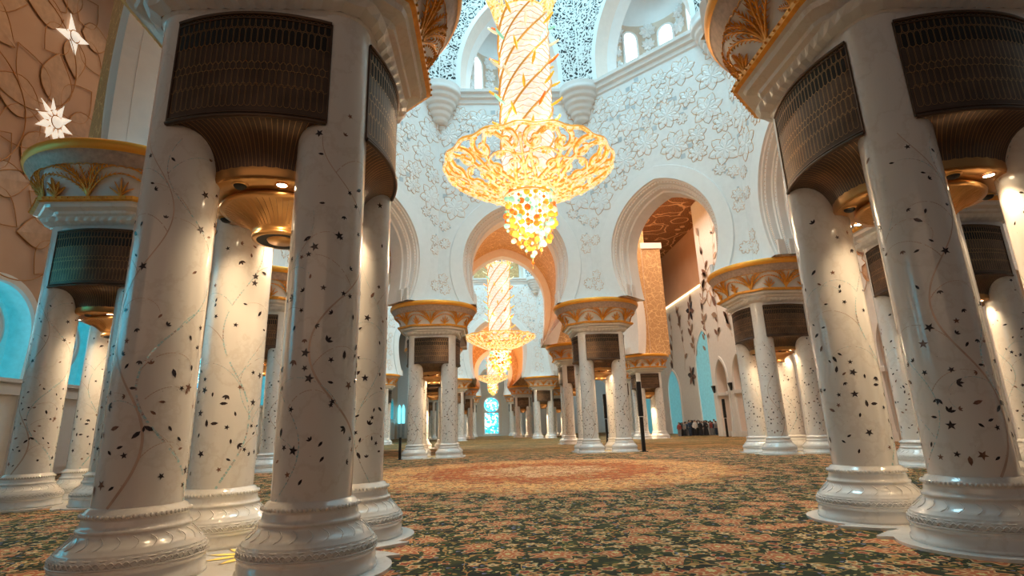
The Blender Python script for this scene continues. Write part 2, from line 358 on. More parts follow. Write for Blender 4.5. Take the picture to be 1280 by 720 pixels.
def make_side(name, spec, mid, ang, first_of=None, detail=True):
    """one side of a domed octagon: mid = point on the vertex line, ang = direction of outward normal"""
    ap, hs, hw, zw, foot, zf, apex, ztop, zout = spec
    n = Vector((math.cos(ang), math.sin(ang), 0)); tdir = Vector((n.y, -n.x, 0))  # local s axis
    din, dout = -1.0, 1.1; t8 = math.tan(PI / 8)
    si = hs + din * t8 - .0; so = hs + dout * t8
    key = (spec, detail)
    if key not in SIDE_CACHE:
        parts = {}
        c0 = full(arch_curve(hw, zw, foot, zf, apex)); cb = full(arch_curve(hw, zw, foot, zf, apex, k=-.85))
        P = lambda s_, d, z: (s_, d, z)
        # inner face
        mb = MB().mat('white_stone')
        rb = rect_match(cb, si, ztop, zf)
        mb.grid([[P(x, din, z) for x, z in cb], [P(x, din, z) for x, z in rb]], smooth=False)
        mb.mat('smooth_stone')
        cb2 = full(arch_curve(hw, zw, foot, zf, apex, k=-.80))
        mb.grid([[P(x, din, z) for x, z in cb], [P(x, din - .09, z) for x, z in cb2]], smooth=False)
        mb.grid([[P(x, din - .09, z) for x, z in cb2], [P(x, din - .09, z) for x, z in c0]], smooth=False)
        # outer face
        mb.mat('ochre_carved')
        co_ = full(arch_curve(hw, zw, foot, zf, apex, k=.55)); cob = full(arch_curve(hw, zw, foot, zf, apex, k=-.2 if hw < 4 else -1.2))
        ro = rect_match(cob, so, zout, zf)
        mb.grid([[P(x, dout, z) for x, z in cob], [P(x, dout, z) for x, z in ro]], smooth=False)
        mb.mat('soft_mould')
        mb.grid([[P(x, dout, z) for x, z in cob], [P(x, dout + .08, z) for x, z in cob], [P(x, dout + .08, z) for x, z in full(arch_curve(hw, zw, foot, zf, apex, k=.05))],
                 [P(x, dout, z) for x, z in co_]], smooth=False)
        parts['face'] = mb
        # stepped intrados mouldings
        mo = MB().mat('soft_mould')
        prof = [(din - .09, 0), (din + .02, .03), (din + .06, .10), (din + .16, .12), (din + .20, .20), (din + .45, .24), (din + .50, .32), (din + .56, .33),
                (din + .62, .42), (din + .95, .46), (din + 1.0, .56), (din + 1.7, .56), (din + 1.75, .46), (dout - .5, .46), (dout - .45, .55), (dout, .55)]
        rows = []
        for d, k in prof:
            rows.append([P(x, d, z) for x, z in full(arch_curve(hw, zw, foot, zf, apex, k=k))])
        for i in range(len(rows) - 1): mo.grid(rows[i:i + 2], smooth=False)
        if detail:
            mo.mat('relief_gold_line')
            for d, k in ((din + .18, .155), (din + .60, .37)):
                cc = full(arch_curve(hw, zw, foot, zf, apex, k=k, n=26))
                for (x, z) in cc[::1]: mo.sphere(P(x, d, z), .028, 5, 3)
        # pier ends under the wall (rests on the capital)
        mo.mat('soft_mould')
        for sg in (-1, 1):
            mo.add([P(sg * (foot - .12), din, zf), P(sg * si, din, zf), P(sg * so, dout, zf), P(sg * (foot - .12), dout, zf)], [[0, 1, 2, 3]], False)
            # carved foot blocks of the mouldings
            mo.box((min(sg * (foot - .10), sg * (foot + .05)), din + .1, zf), (max(sg * (foot - .10), sg * (foot + .05)), din + .42, zf + .75))
            mo.box((min(sg * (foot - .14), sg * (foot + .05)), din + .62, zf), (max(sg * (foot - .14), sg * (foot + .05)), din + 1.05, zf + .75))
        parts['mould'] = mo
        # cornice
        cn = MB().mat('smooth_stone'); rows = []
        for dz, dd in ((-.9, 0), (-.8, -.08), (-.55, -.1), (-.45, -.25), (-.2, -.28), (-.12, -.42), (.1, -.45), (.12, 0.0)):
            e_ = (si + dd * t8); rows.append([P(-e_, din + dd, ztop + dz), P(e_, din + dd, ztop + dz)])
        cn.grid(rows, smooth=False); parts['cornice'] = cn
        # floral relief
        if detail:
            fl = MB(); fr = lambda u, v, d: (u, din - d, v)
            rnd = random.Random(5); spots = []
            def clear(x, z, R):
                if abs(x) > si - R * .6 or z > ztop - 1.0 - R or z < zf + .5: return False
                for (ax, az) in cb:
                    if (ax - x) ** 2 + (az - z) ** 2 < (R + .08) ** 2: return False
                # inside the arch?
                for i_ in range(len(cb) - 1):
                    pass
                if z < apex + .85:
                    lim = min((abs(ax) for ax, az in cb if abs(az - z) < .5), default=0)
                    if abs(x) < lim: return False
                for (ax, az, ar) in spots:
                    if (ax - x) ** 2 + (az - z) ** 2 < ((ar + R) * .86) ** 2: return False
                return True
            for R, cnt in ((.95, 900), (.62, 900), (.36, 900)):
                for _ in range(cnt):
                    x = rnd.uniform(-si, si); z = rnd.uniform(zf + .7, ztop - 1)
                    if z < zw + 2.4 and R > .5: continue
                    if clear(x, z, R): spots.append((x, z, R))
            for i_, (x, z, R) in enumerate(spots):
                flower_relief(fl, (x, z), fr, R, .045 if R > .5 else .03, petals=(8, 7, 6)[i_ % 3], layers=3 if R > .5 else 2)
                if i_ % 2 == 0:
                    fl.mat('grey_stone')
                    for q in range(3):
                        a = rnd.uniform(0, 6.28); xx, zz = x + math.cos(a) * R * 1.05, z + math.sin(a) * R * 1.05; hwid = R * .16
                        if abs(xx) < si - .2 and zz < ztop - 1.1 and clear(xx, zz, .01) | True:
                            ins = [abs(ax) for ax, az in cb if abs(az - zz) < .6]
                            if zz < apex + 1 and ins and abs(xx) < max(ins) + .1: continue
                            fl.add([fr(xx - hwid, zz - hwid, .01), fr(xx + hwid, zz - hwid, .01), fr(xx + hwid, zz + hwid, .01), fr(xx - hwid, zz + hwid, .01)], [[0, 1, 2, 3]], False)
            parts['relief'] = fl
        SIDE_CACHE[key] = {k: v.mesh(name + '_' + k) for k, v in parts.items()}
    ms = SIDE_CACHE[key]
    mw = Matrix(((tdir.x, n.x, 0, mid[0]), (tdir.y, n.y, 0, mid[1]), (0, 0, 1, 0), (0, 0, 0, 1)))
    root = ob(name, ms['face']); root['kind'] = 'structure'; root.matrix_world = mw
    for k, nm in (('mould', 'arch_moulding'), ('cornice', 'cornice'), ('relief', 'floral_relief')):
        if k in ms: ob(nm, ms[k], root)
    return root
SIDE_CACHE = {}

def make_drum(name, spec, mid, ang, detail=True):
    """upper arcade above the cornice: a pointed arch with an apse behind, pierced spandrels each side"""
    ap, hs, hw, zw, foot, zf, apex, ztop, zout = spec
    n = Vector((math.cos(ang), math.sin(ang), 0)); tdir = Vector((n.y, -n.x, 0)); t8 = math.tan(PI / 8)
    din = -1.0; si = hs + din * t8
    key = ('drum', spec)
    if key not in SIDE_CACHE:
        z0 = ztop + .1; H = 9.2; ah = si * .70; parts = {}
        def half(k):
            out = []
            hh = ah - k; ap_ = z0 + 8.3 - k; e = ((ap_ - z0 - 1.5) ** 2 - hh ** 2) / (2 * hh); R = hh + e
            out.append((hh, z0)); a1 = math.acos(e / R)
            for i in range(17): a = a1 * i / 16; out.append((-e + R * math.cos(a), z0 + 1.5 + R * math.sin(a)))
            return out
        mb = MB(); 
        cA = full(half(0)); cB = full(half(-.32))
        mb.mat('smooth_stone'); mb.grid([[(x, din - .06, z) for x, z in cA], [(x, din - .06, z) for x, z in cB]], smooth=False)
        mb.grid([[(x, din - .06, z) for x, z in cB], [(x, din, z) for x, z in cB]], smooth=False)
        rb = rect_match(cB, si, z0 + H, z0); mb.mat('pierced_lattice')
        mb.grid([[(x, din + .0, z) for x, z in cB], [(x, din + .0, z) for x, z in rb]], smooth=False)
        mb.mat('smooth_stone')   # smooth strips along the edge where two sides meet
        for sg in (-1, 1): mb.box((min(sg * si, sg * (si - .05)), din - .03, z0), (max(sg * si, sg * (si - .05)), din + .02, z0 + H))
        mb.mat('soft_mould'); mb.grid([[(x, din - .06, z) for x, z in cA], [(x, din + .9, z) for x, z in full(half(.35))]], smooth=False)
        mb.mat('smooth_stone'); mb.grid([[(x, din + .9, z) for x, z in full(half(.35))], [(x, din + 1.7, z) for x, z in full(half(.62))]], smooth=False)
        mb.add([(-si, din - .3, z0), (si, din - .3, z0), (si, din + 1.8, z0), (-si, din + 1.8, z0)], [[0, 1, 2, 3]], False)
        parts['face'] = mb
        # apse
        ar = ah - .62; az = MB().mat('beige_wall'); d0 = din + 1.7; rows = []
        for zz in (z0, z0 + 5.8): rows.append([(ar * math.cos(PI * i / 24), d0 + ar * math.sin(PI * i / 24) * .9, zz) for i in range(25)])
        az.grid(rows); az.mat('smooth_stone'); rows = []
        for j in range(9):
            ph = PI / 2 * j / 8; rows.append([(ar * math.cos(ph) * math.cos(PI * i / 24), d0 + ar * math.cos(ph) * math.sin(PI * i / 24) * .9, z0 + 5.8 + 3.0 * math.sin(ph)) for i in range(25)])
        az.grid(rows)
        az.mat('smooth_stone'); rnd = random.Random(3)
        fr0 = lambda u, v, d: ((ar - d) * math.cos(PI / 2 - u / ar), d0 + (ar - d) * math.sin(PI / 2 - u / ar) * .9, v)
        ws = [-ar * 1.0, 0, ar * 1.0]
        for u in [q * .85 - ar * 1.4 for q in range(int(ar * 2.8 / .85) + 1)]:
            for v in (z0 + .9, z0 + 2.0, z0 + 3.1, z0 + 4.2, z0 + 5.2):
                u2 = u + rnd.uniform(-.2, .2); v2 = v + rnd.uniform(-.3, .3)
                if min(abs(u2 - w_) for w_ in ws) < .95: continue
                flower_relief(az, (u2, v2), fr0, rnd.uniform(.45, .68), .14, 8, 2, False)
        parts['apse'] = az
        wn = MB(); wf = MB()
        for w_ in ws:
            outl = [(-.52, z0 + .9)] + [(-.52 * math.cos(PI * i / 10), z0 + 4.5 + .62 * math.sin(PI * i / 10)) for i in range(11)] + [(.52, z0 + .9)]
            wn.mat('window_white'); wn.add([fr0(w_ + x, z, .06) for x, z in outl], [list(range(len(outl)))], False)
            wf.mat('smooth_stone'); o2 = [(x * 1.3, z + (.14 if z > z0 + 2 else 0)) for x, z in outl]
            wf.grid([[fr0(w_ + x, z, .05) for x, z in outl], [fr0(w_ + x, z, .14) for x, z in outl], [fr0(w_ + x, z, .14) for x, z in o2], [fr0(w_ + x, z, .0) for x, z in o2]], smooth=False)
            for zz in (z0 + 2.1, z0 + 3.3, z0 + 4.4): wf.tube([fr0(w_ - .52, zz, .09), fr0(w_ + .52, zz, .09)], .03, 4)
        parts['window'] = wn; parts['frame'] = wf
        SIDE_CACHE[key] = {k: v.mesh(name + '_' + k) for k, v in parts.items()}
    ms = SIDE_CACHE[key]
    mw = Matrix(((tdir.x, n.x, 0, mid[0]), (tdir.y, n.y, 0, mid[1]), (0, 0, 1, 0), (0, 0, 0, 1)))
    root = ob(name, ms['face']); root['kind'] = 'structure'; root.matrix_world = mw
    a = ob('apse', ms['apse'], root); ob('window_pane', ms['window'], root); ob('window_frame', ms['frame'], root)
    return root

# corbel at the corner of the cornice
cb_ = MB().mat('smooth_stone')
prof = []
for i in range(6):
    z = -2.1 + i * .38; r = .42 + .19 * i; prof += [(r, z), (r + .12, z + .06), (r + .17, z + .18), (r + .15, z + .32)]
prof += [(1.52, .22), (1.56, .45)]
cb_.lathe(prof, 28, caps=True); CORBEL = cb_.mesh('corbel')
sl = MB().mat('black_metal'); sl.lathe([(.06, 0), (.16, .02), (.16, .18), (.10, .28), (.04, .3)], 10, caps=True); UPL = sl.mesh('spotlight')

def octagon(no, cx, cy, ap, hs, hw, zw, foot, zf, apex, ztop, zout, sides=range(8), drum=(), detail=True):
    spec = (ap, hs, hw, zw, foot, zf, apex, ztop, zout)
    for k in sides:
        a = PI / 4 * k; mid = (cx + ap * math.cos(a), cy + ap * math.sin(a))
        make_side('wall_dome', spec, mid, a, detail=detail)
        if k in drum: make_drum('wall_drum', spec, mid, a)
    for k in range(8):
        if k not in drum and (k + 1) % 8 not in drum: continue
        a = PI / 4 * (k + .5); R = (ap - 1.0) / math.cos(PI / 8)
        o = struct('trim_corbel', CORBEL, (cx + R * math.cos(a), cy + R * math.sin(a), ztop - .35))
        if no == 1:
            for q in (-1.0, 1.0):
                tag(ob('spotlight', UPL, None, (cx + (R - .8) * math.cos(a) - q * .75 * math.sin(a), cy + (R - .8) * math.sin(a) + q * .75 * math.cos(a), ztop + .1)),
                    'small black spotlight on the cornice ledge above a wall corbel', 'spotlight', 'small black spotlights along the first dome cornice')
A8 = 12.79; H8 = A8 * math.tan(PI / 8)
octagon(1, CX1, CY1, A8, H8, 3.35, 11.75, 2.66, 9.05, 15.75, 24.0, 24.15, drum=(0, 1, 2, 3, 4))
A2 = 16.2; H2 = A2 * math.tan(PI / 8)
octagon(2, CX2, CY2, A2, H2, 4.5, 13.3, 3.7, 9.05, 18.4, 24.6, 28.0, drum=(1, 2, 3))
mb = MB().mat('ochre_carved'); mb.box((CX2 + A2 + .2, CY2 - H2 - 1.0, 9.05), (CX2 + A2 + 2.75, CY2 - H2 + 1.0, 21.6)); mb.mat('soft_mould')
mb.box((CX2 + A2 + .1, CY2 - H2 - 1.15, 21.6), (CX2 + A2 + 2.95, CY2 - H2 + 1.15, 22.3)); mb.box((CX2 + A2 + .1, CY2 - H2 - 1.08, 9.05), (CX2 + A2 + .5, CY2 - H2 + 1.05, 21.6)); struct('wall_pier', mb)
octagon(3, CX3, CY3, A8, H8, 3.35, 11.75, 2.66, 9.05, 15.75, 24.0, 24.15, drum=(2,), detail=False)

def dome_shell(cx, cy, R, z0, h):
    mb = MB().mat('smooth_stone'); rows = []
    for j in range(13):
        ph = PI / 2 * j / 12; rows.append([(cx + R * math.cos(ph) * math.cos(a), cy + R * math.cos(ph) * math.sin(a), z0 + h * math.sin(ph)) for a in (2 * PI * i / 64 for i in range(64))])
    mb.grid(rows, True); struct('ceiling', mb)
DOME_TOP = (46.4, 49.4, 46.4)
dome_shell(CX1, CY1, 13.2, 33.4, 13); dome_shell(CX2, CY2, 16.0, 33.9, 15.5); dome_shell(CX3, CY3, 13.2, 33.4, 13)
# ochre vaults between the domes
def vault(y0, y1, cx0, cx1, hw, zw, foot, apex):
    mb = MB().mat('ochre_carved'); c = full(arch_curve(hw, zw, foot, 9.05, apex))
    n = 8; rows = []
    for i in range(n + 1):
        t_ = i / n; rows.append([(cx0 + (cx1 - cx0) * t_ + x, y0 + (y1 - y0) * t_, z) for x, z in c])
    mb.grid(rows); struct('ceiling', mb)
vault(CY1 + A8 + 1.1, CY2 - A2 - 1.05, CX1, CX2, 4.55, 13.3, 3.5, 18.6)
vault(CY2 + A2 + 1.1, CY3 - A8 - 1.05, CX2, CX3, 4.55, 12.6, 3.3, 18.0)

# ------------------------------------------------------------------ floor and room shell
mb = MB().mat('carpet'); mb.add([(-30, -10, 0), (34, -10, 0), (34, 136, 0), (-30, 136, 0)], [[0, 1, 2, 3]], False); struct('floor', mb)
mb = MB().mat('gilded_ceiling')
def quad(mb, a, b, c, d): mb.add([a, b, c, d], [[0, 1, 2, 3]], False)
quad(mb, (9, 40, 28), (31, 40, 28), (31, 112, 28), (9, 112, 28)); struct('ceiling', mb)
mb = MB().mat('gilded_ceiling'); quad(mb, (-27, -10, 34.6), (31, -10, 34.6), (31, 7.6, 34.6), (-27, 7.6, 34.6)); struct('ceiling', mb)
mb = MB().mat('gilded_ceiling'); quad(mb, (15.6, 7.6, 34.6), (31, 7.6, 34.6), (31, 41, 34.6), (15.6, 41, 34.6)); struct('ceiling', mb)
mb = MB().mat('gilded_ceiling'); quad(mb, (-27, 7.6, 34.6), (-11.8, 7.6, 34.6), (-11.8, 41, 34.6), (-27, 41, 34.6)); struct('ceiling', mb)
mb = MB().mat('gilded_ceiling'); quad(mb, (-27, 40, 28), (-11.5, 40, 28), (-11.5, 135, 28), (-27, 135, 28)); struct('ceiling', mb)

def arcade_wall(name, X, sgn, y0, y1, ztop, centres, hw, zsp, foot, ap_, zsill, mat, back, depth=1.0):
    """side wall with arched niches; sgn=+1 wall faces -x, -1 faces +x"""
    mb = MB().mat(mat); half = (centres[1] - centres[0]) / 2
    c = full(arch_curve(hw, zsp, foot, zsill, ap_)); zb = ap_ + 1.0
    cA = full(arch_curve(hw, zsp, foot, zsill, ap_, k=-.32))
    for cy in centres:
        rb = rect_match(cA, half, zb, zsill)
        mb.mat(mat); mb.grid([[(X, cy + x, z) for x, z in cA], [(X, cy + x, z) for x, z in rb]], smooth=False)
        mb.mat('smooth_stone'); mb.grid([[(X, cy + x, z) for x, z in cA], [(X - sgn * .1, cy + x, z) for x, z in cA], [(X - sgn * .1, cy + x, z) for x, z in c], [(X + sgn * .05, cy + x, z) for x, z in full(arch_curve(hw, zsp, foot, zsill, ap_, k=.06))]], smooth=False)
        mb.mat(back); ci = full(arch_curve(hw, zsp, foot, zsill, ap_, k=.06))
        mb.grid([[(X + sgn * .05, cy + x, z) for x, z in ci], [(X + sgn * depth, cy + x, z) for x, z in ci]], smooth=True)
        if zsill > 1: quad(mb, (X, cy - foot, zsill), (X, cy + foot, zsill), (X + sgn * depth, cy + foot, zsill), (X + sgn * depth, cy - foot, zsill))
        mb.mat(back); mb.add([(X + sgn * depth, cy + x * 1.02, z) for x, z in ci], [list(range(len(ci)))], False)
    lo, hi = centres[0] - half, centres[-1] + half
    mb.mat(mat); quad(mb, (X, lo, zb), (X, hi, zb), (X, hi, ztop), (X, lo, ztop))
    if y0 < lo: quad(mb, (X, y0, 0), (X, lo, 0), (X, lo, ztop), (X, y0, ztop))
    if y1 > hi: quad(mb, (X, hi, 0), (X, y1, 0), (X, y1, ztop), (X, hi, ztop))
    if zsill > 1: mb.mat('white_stone'); quad(mb, (X, lo, 0), (X, hi, 0), (X, hi, zsill), (X, lo, zsill))
    return mb
# left wall
LC = [24.7 + 4.9 * k for k in range(-4, 22)]
mbl = arcade_wall('wall_left', -22, -1, -8, 135, 34.6, LC, 2.15, 6.6, 1.95, 8.75, 4.4, 'brown_wall', 'cyan_wall', 1.1)
mbl.mat('smooth_stone'); mbl.box((-22.05, LC[0] - 2.4, 3.7), (-21.75, LC[-1] + 2.4, 4.05)); mbl.box((-22.05, LC[0] - 2.4, 4.25), (-21.65, LC[-1] + 2.4, 4.42))
for cy in LC:
    mbl.box((-22.05, cy + 1.95, 0), (-21.8, cy + 2.95, 3.7)); mbl.box((-22.05, cy - 1.3, .3), (-21.93, cy + 1.3, 3.3))
wl = struct('wall_left', mbl)
rwm = MB().mat('smooth_stone'); rwm.lathe([(1.62, 0), (1.62, .16), (1.42, .2), (1.36, .1)], 40)
rwm.xf(lambda x, y, z: (z, x, y)); RWF = rwm.mesh('window_frame')
rwg = MB().mat('stained_glass'); rwg.lathe([(0, .05), (1.4, .05)], 40); rwg.mat('dark_door'); rwg.lathe([(1.36, .06), (1.36, .1), (1.42, .1), (1.42, .06)], 40)
rwg.xf(lambda x, y, z: (z, x, y)); RWG = rwg.mesh('window')
dm = MB().mat('dark_door'); dm.box((0, -.42, 0), (.16, .42, 3.5)); DOOR = dm.mesh('door')
for k, cy in enumerate(LC):
    if cy < 10 or cy > 100: continue
    o = struct('window_%d' % (k + 1), RWG, (-23.05, cy, 6.65)); ob('window_frame', RWF, o)
    if 12 < cy < 60: struct('door_%d' % (k + 1), DOOR, (-22.0, cy + 3.0 + 2.2 - 1.2, 0))
# added unseen glow strips on the left wall, mirrored as streaks in the shafts
for k, cy in enumerate((2.5, 5.2, 7.9, 11.2)):
    m_ = MB().mat('cyan_bright'); m_.add([(0, -.28, 0), (0, .28, 0), (0, .28, 4.6), (0, .12, 5.1), (0, 0, 5.35), (0, -.12, 5.1), (0, -.28, 4.6)], [list(range(7))], False)
    m_.mat('smooth_stone'); m_.box((-.02, -.42, -.2), (.1, -.28, 5.2)); m_.box((-.02, .28, -.2), (.1, .42, 5.2))
    struct('window_%d' % (40 + k), m_, (-21.9, cy, 4.6))
area('window_daylight', (-21.3, 8, 7), (0, math.radians(-90), 0), 4, 10, 50, (.05, .75, 1.0))  # added cyan fill along the unseen strips, tints the shaft edges

# giant outlined flowers on the left wall
mb = MB()
def lotus(mb, cy, cz, R, n, X=-21.93, fill=True):
    for k in range(n):
        a = 2 * PI * k / n + .3; L = []; Rr = []
        for i in range(9):
            q = i / 8; wd = math.sin(PI * q ** .8) * .30 * R; x = .25 * R + q * R * .85
            L.append((X, cy + math.cos(a) * x - math.sin(a) * wd, cz + math.sin(a) * x + math.cos(a) * wd))
            Rr.append((X, cy + math.cos(a) * x + math.sin(a) * wd, cz + math.sin(a) * x - math.cos(a) * wd))
        if fill and k % 2 == 0: mb.mat('petal_tint'); mb.grid([L, [(p[0] + .03, (p[1] + q[1]) / 2, (p[2] + q[2]) / 2) for p, q in zip(L, Rr)], Rr], smooth=False)
        mb.mat('gold_line'); mb.tube(L, .026, 4); mb.tube(Rr, .026, 4)
for cy, cz, R, n in ((25.5, 17.4, 3.4, 9), (25.5, 23.2, 2.6, 8), (22.0, 12.8, 2.8, 8), (27.5, 12.0, 2.6, 8), (19.2, 21, 3.4, 9), (33, 18, 3.2, 9), (32, 12.5, 2.4, 8)):
    lotus(mb, cy, cz, R, n)
mb.mat('gold_line')
for cy, cz, R in ((23.2, 20.2, 3.1), (28.2, 15, 2.2), (24.9, 11.5, 2.6), (21, 16, 3)):
    mb.tube([(-21.9, cy + R * math.cos(a), cz + R * math.sin(a)) for a in (2 * PI * i / 40 for i in range(40))], .03, 4, True)
ob('floral_inlay', mb, wl)
def star(R, n, inner, lab, loc, rot=0):
    m_ = MB().mat('star_glow')
    pts = []
    for k in range(n):
        a = 2 * PI * k / n + rot; b = PI / n
        m_.add([(0.12, .22 * R * math.cos(a), .22 * R * math.sin(a)), (.05, inner * R * math.cos(a - b), inner * R * math.sin(a - b)), (.05, R * math.cos(a), R * math.sin(a)),
                (.05, inner * R * math.cos(a + b), inner * R * math.sin(a + b))], [[0, 1, 2, 3]], False)
        m_.add([(0.0, inner * R * math.cos(a - b), inner * R * math.sin(a - b)), (0.0, R * math.cos(a), R * math.sin(a)), (.05, R * math.cos(a), R * math.sin(a)), (.05, inner * R * math.cos(a - b), inner * R * math.sin(a - b))], [[0, 1, 2, 3]], False)
    o = ob('star_lamp', m_, None, loc); tag(o, lab, 'wall lamp')
    c_ = MB().mat('star_glow'); c_.sphere((.1, 0, 0), .24 * R, 12, 6); c_.mat('gold_line')
    c_.tube([(.16, .27 * R * math.cos(a), .27 * R * math.sin(a)) for a in (2 * PI * i / 20 for i in range(20))], .03, 4, True); ob('lamp_centre', c_, o)
star(1.25, 10, .5, 'glowing ten-pointed white star flower on the brown left wall', (-21.96, 25.55, 17.4))
star(1.2, 4, .34, 'glowing four-petalled white flower high on the brown left wall', (-21.96, 25.6, 22.6), .35)

# right wall with small arcade; recess with crowd beyond
RC = [59.6 - 4.4 * k for k in range(9, -1, -1)]
mbr = arcade_wall('wall_right', 26, 1, -8, 62.3, 34.6, RC, 1.45, 6.0, 1.15, 8.4, 0.0, 'white_stone', 'soft_mould', 1.6)
mbr.mat('white_stone'); quad(mbr, (26, 62.3, 0), (29, 62.3, 0), (29, 62.3, 28), (26, 62.3, 28))
for cy in RC:
    for dy in (-1.16, 1.16):
        y_a, y_b = sorted((cy + dy - .12 * (1 if dy > 0 else -1), cy + dy * 1.4)); mbr.mat('smooth_stone'); mbr.box((25.8, y_a, 4.4), (27.5, y_b, 4.75)); mbr.box((25.85, y_a, 0), (27.4, y_b, .55))
wr = struct('wall_right', mbr)
up_ = MB().mat('black_metal'); up_.add([(-.28, -.28, .8), (.0, -.28, .8), (0, .28, .8), (-.28, .28, .8), (-.12, -.14, 0), (0, -.14, 0), (0, .14, 0), (-.12, .14, 0)],
    [[0, 1, 2, 3], [4, 7, 6, 5], [0, 4, 5, 1], [1, 5, 6, 2], [2, 6, 7, 3], [3, 7, 4, 0]], False); SC = up_.mesh('wall_sconce')
for i, cy in enumerate(RC[-3:]):
    tag(ob('wall_sconce', SC, None, (25.8, cy + 1.4 + .35, 4.75)), 'black wedge uplight on the impost of the right wall arcade', 'wall light', 'black uplights along the right wall arcade')
# recessed wall beyond
mb = MB().mat('white_stone'); quad(mb, (29, 62.3, 0), (29, 135, 0), (29, 135, 19.6), (29, 62.3, 19.6))
mb.mat('brown_wall'); quad(mb, (29, 62.3, 19.6), (29, 135, 19.6), (29, 135, 28), (29, 62.3, 28))  # shade above the cove is put into the brown of this band
wr2 = struct('wall_right', mb)
mb = MB().mat('cove_glow'); mb.box((28.75, 62.4, 19.45), (28.98, 88, 19.6)); tag(ob('cove_lamp', mb), 'long warm strip lamp glowing along the recessed right wall', 'strip lamp')
def niche(y, w_, h, nm):
    m_ = MB().mat('cyan_wall'); c = full(arch_curve(w_, h * .62, w_ * .86, 0, h)); 
    m_.add([(28.93, y + x, z) for x, z in c], [list(range(len(c)))], False)
    m_.mat('smooth_stone'); ci = full(arch_curve(w_, h * .62, w_ * .86, 0, h, k=-.3))
    m_.grid([[(28.93, y + x, z) for x, z in c], [(28.8, y + x, z) for x, z in c], [(28.8, y + x, z) for x, z in ci], [(28.95, y + x, z) for x, z in ci]], smooth=False)
    struct(nm, m_)
niche(70.5, 3.4, 13.5, 'window_61'); niche(84, 2.7, 9.5, 'window_62'); niche(98, 2.3, 9.5, 'window_63')  # flat glowing panels stand for the cyan-lit recesses
# floral inlays on the right walls
def plant(mb, X, y, z, h, rnd, n=9):
    pts = [(X, y + .35 * math.sin(q * 5 + y) * h / 6, z + q * h) for q in (i / 20 for i in range(21))]
    mb.mat('vine_inlay'); mb.tube(pts, .018, 4)
    for i in range(n):
        p = pts[rnd.randint(2, 20)]; a = rnd.uniform(.3, 2.8); L = rnd.uniform(.7, 1.7)
        mb.mat(rnd.choice(['brown_inlay', 'vine_inlay', 'taupe_inlay', 'taupe_inlay'])); fr = lambda u, v, d: (X - .03, u, v)
        leaf_decal(mb, fr, p[1], p[2], a, L, L * .42)
rnd = random.Random(11); mb = MB()
for y in [62.0 - 3.1 * k for k in range(14)]:
    plant(mb, 25.94, y, 10 + rnd.uniform(0, 1), 7, rnd); plant(mb, 25.94, y - 1.5, 17.5, 7, rnd, 7)
mb.mat('gold_line')
for y, z in ((60, 17), (54, 14), (47, 16), (40, 13), (35, 12), (33, 17)): lotus(mb, y, z, 2.2, 7, 25.95, y < 50)
ob('floral_inlay', mb, wr); mb = MB()
for y in [65 + 4.5 * k for k in range(10)]:
    plant(mb, 28.94, y, 9, 9, rnd, 12)
for y, z in ((76, 8), (74, 17), (66, 16)):
    fr = lambda u, v, d: (28.93, u, v)
    for k in range(6): mb.mat('brown_inlay' if k % 2 else 'dark_inlay'); leaf_decal(mb, fr, y, z, k * PI / 3 + .2, 1.6, .7)
ob('floral_inlay', mb, wr2)
# far wall with the stained glass door
DX = .8
mb = MB().mat('white_stone')
c = full(arch_curve(1.9, 7.6, 1.75, 0, 9.6)); cA = full(arch_curve(1.9, 7.6, 1.75, 0, 9.6, k=-.5)); rb = rect_match(cA, 7, 20, 0)
mb.grid([[(DX + x, 135, z) for x, z in cA], [(DX + x, 135, z) for x, z in rb]], smooth=False)
quad(mb, (-30, 135, 0), (DX - 7, 135, 0), (DX - 7, 135, 28), (-30, 135, 28)); quad(mb, (DX + 7, 135, 0), (34, 135, 0), (34, 135, 28), (DX + 7, 135, 28)); quad(mb, (DX - 7, 135, 20), (DX + 7, 135, 20), (DX + 7, 135, 28), (DX - 7, 135, 28))
mb.mat('soft_mould'); mb.grid([[(DX + x, 135, z) for x, z in cA], [(DX + x, 134.8, z) for x, z in cA], [(DX + x, 134.8, z) for x, z in c], [(DX + x, 135.4, z) for x, z in c]], smooth=False)
quad(mb, (DX - 2, 135.4, 0), (DX + 2, 135.4, 0), (DX + 2, 135.4, 9.8), (DX - 2, 135.4, 9.8))
struct('wall_back', mb)
mb = MB().mat('stained_glass'); mb.lathe([(0, 0), (1.75, 0)], 36, (0, 0, 0)); mb.xf(lambda x, y, z: (x, -z - .08, y + 7.3))
mb.mat('stained_glass'); mb.box((-1.6, -.1, .6), (1.6, 0, 5.4)); mb.mat('soft_mould'); mb.box((-1.7, -.14, 5.4), (1.7, 0, 5.65))
o = struct('window_1', mb, (DX, 135.35, 0))
mb = MB().mat('smooth_stone'); mb.box((DX - 5, 132.4, 0), (DX + 7.5, 134.9, .25)); struct('trim_step', mb)
for k in range(5):
    m_ = MB().mat('cyan_window'); x0 = -24.3 + k * .95
    c = full(arch_curve(.32, 6.6, .3, 3.6, 8.0)); m_.add([(x0 + x, 134.9, z) for x, z in c], [list(range(len(c)))], False)
    m_.mat('grey_stone'); m_.box((x0 - .33, 134.85, .2), (x0 + .33, 134.95, 3.4)); struct('window_%d' % (70 + k), m_)

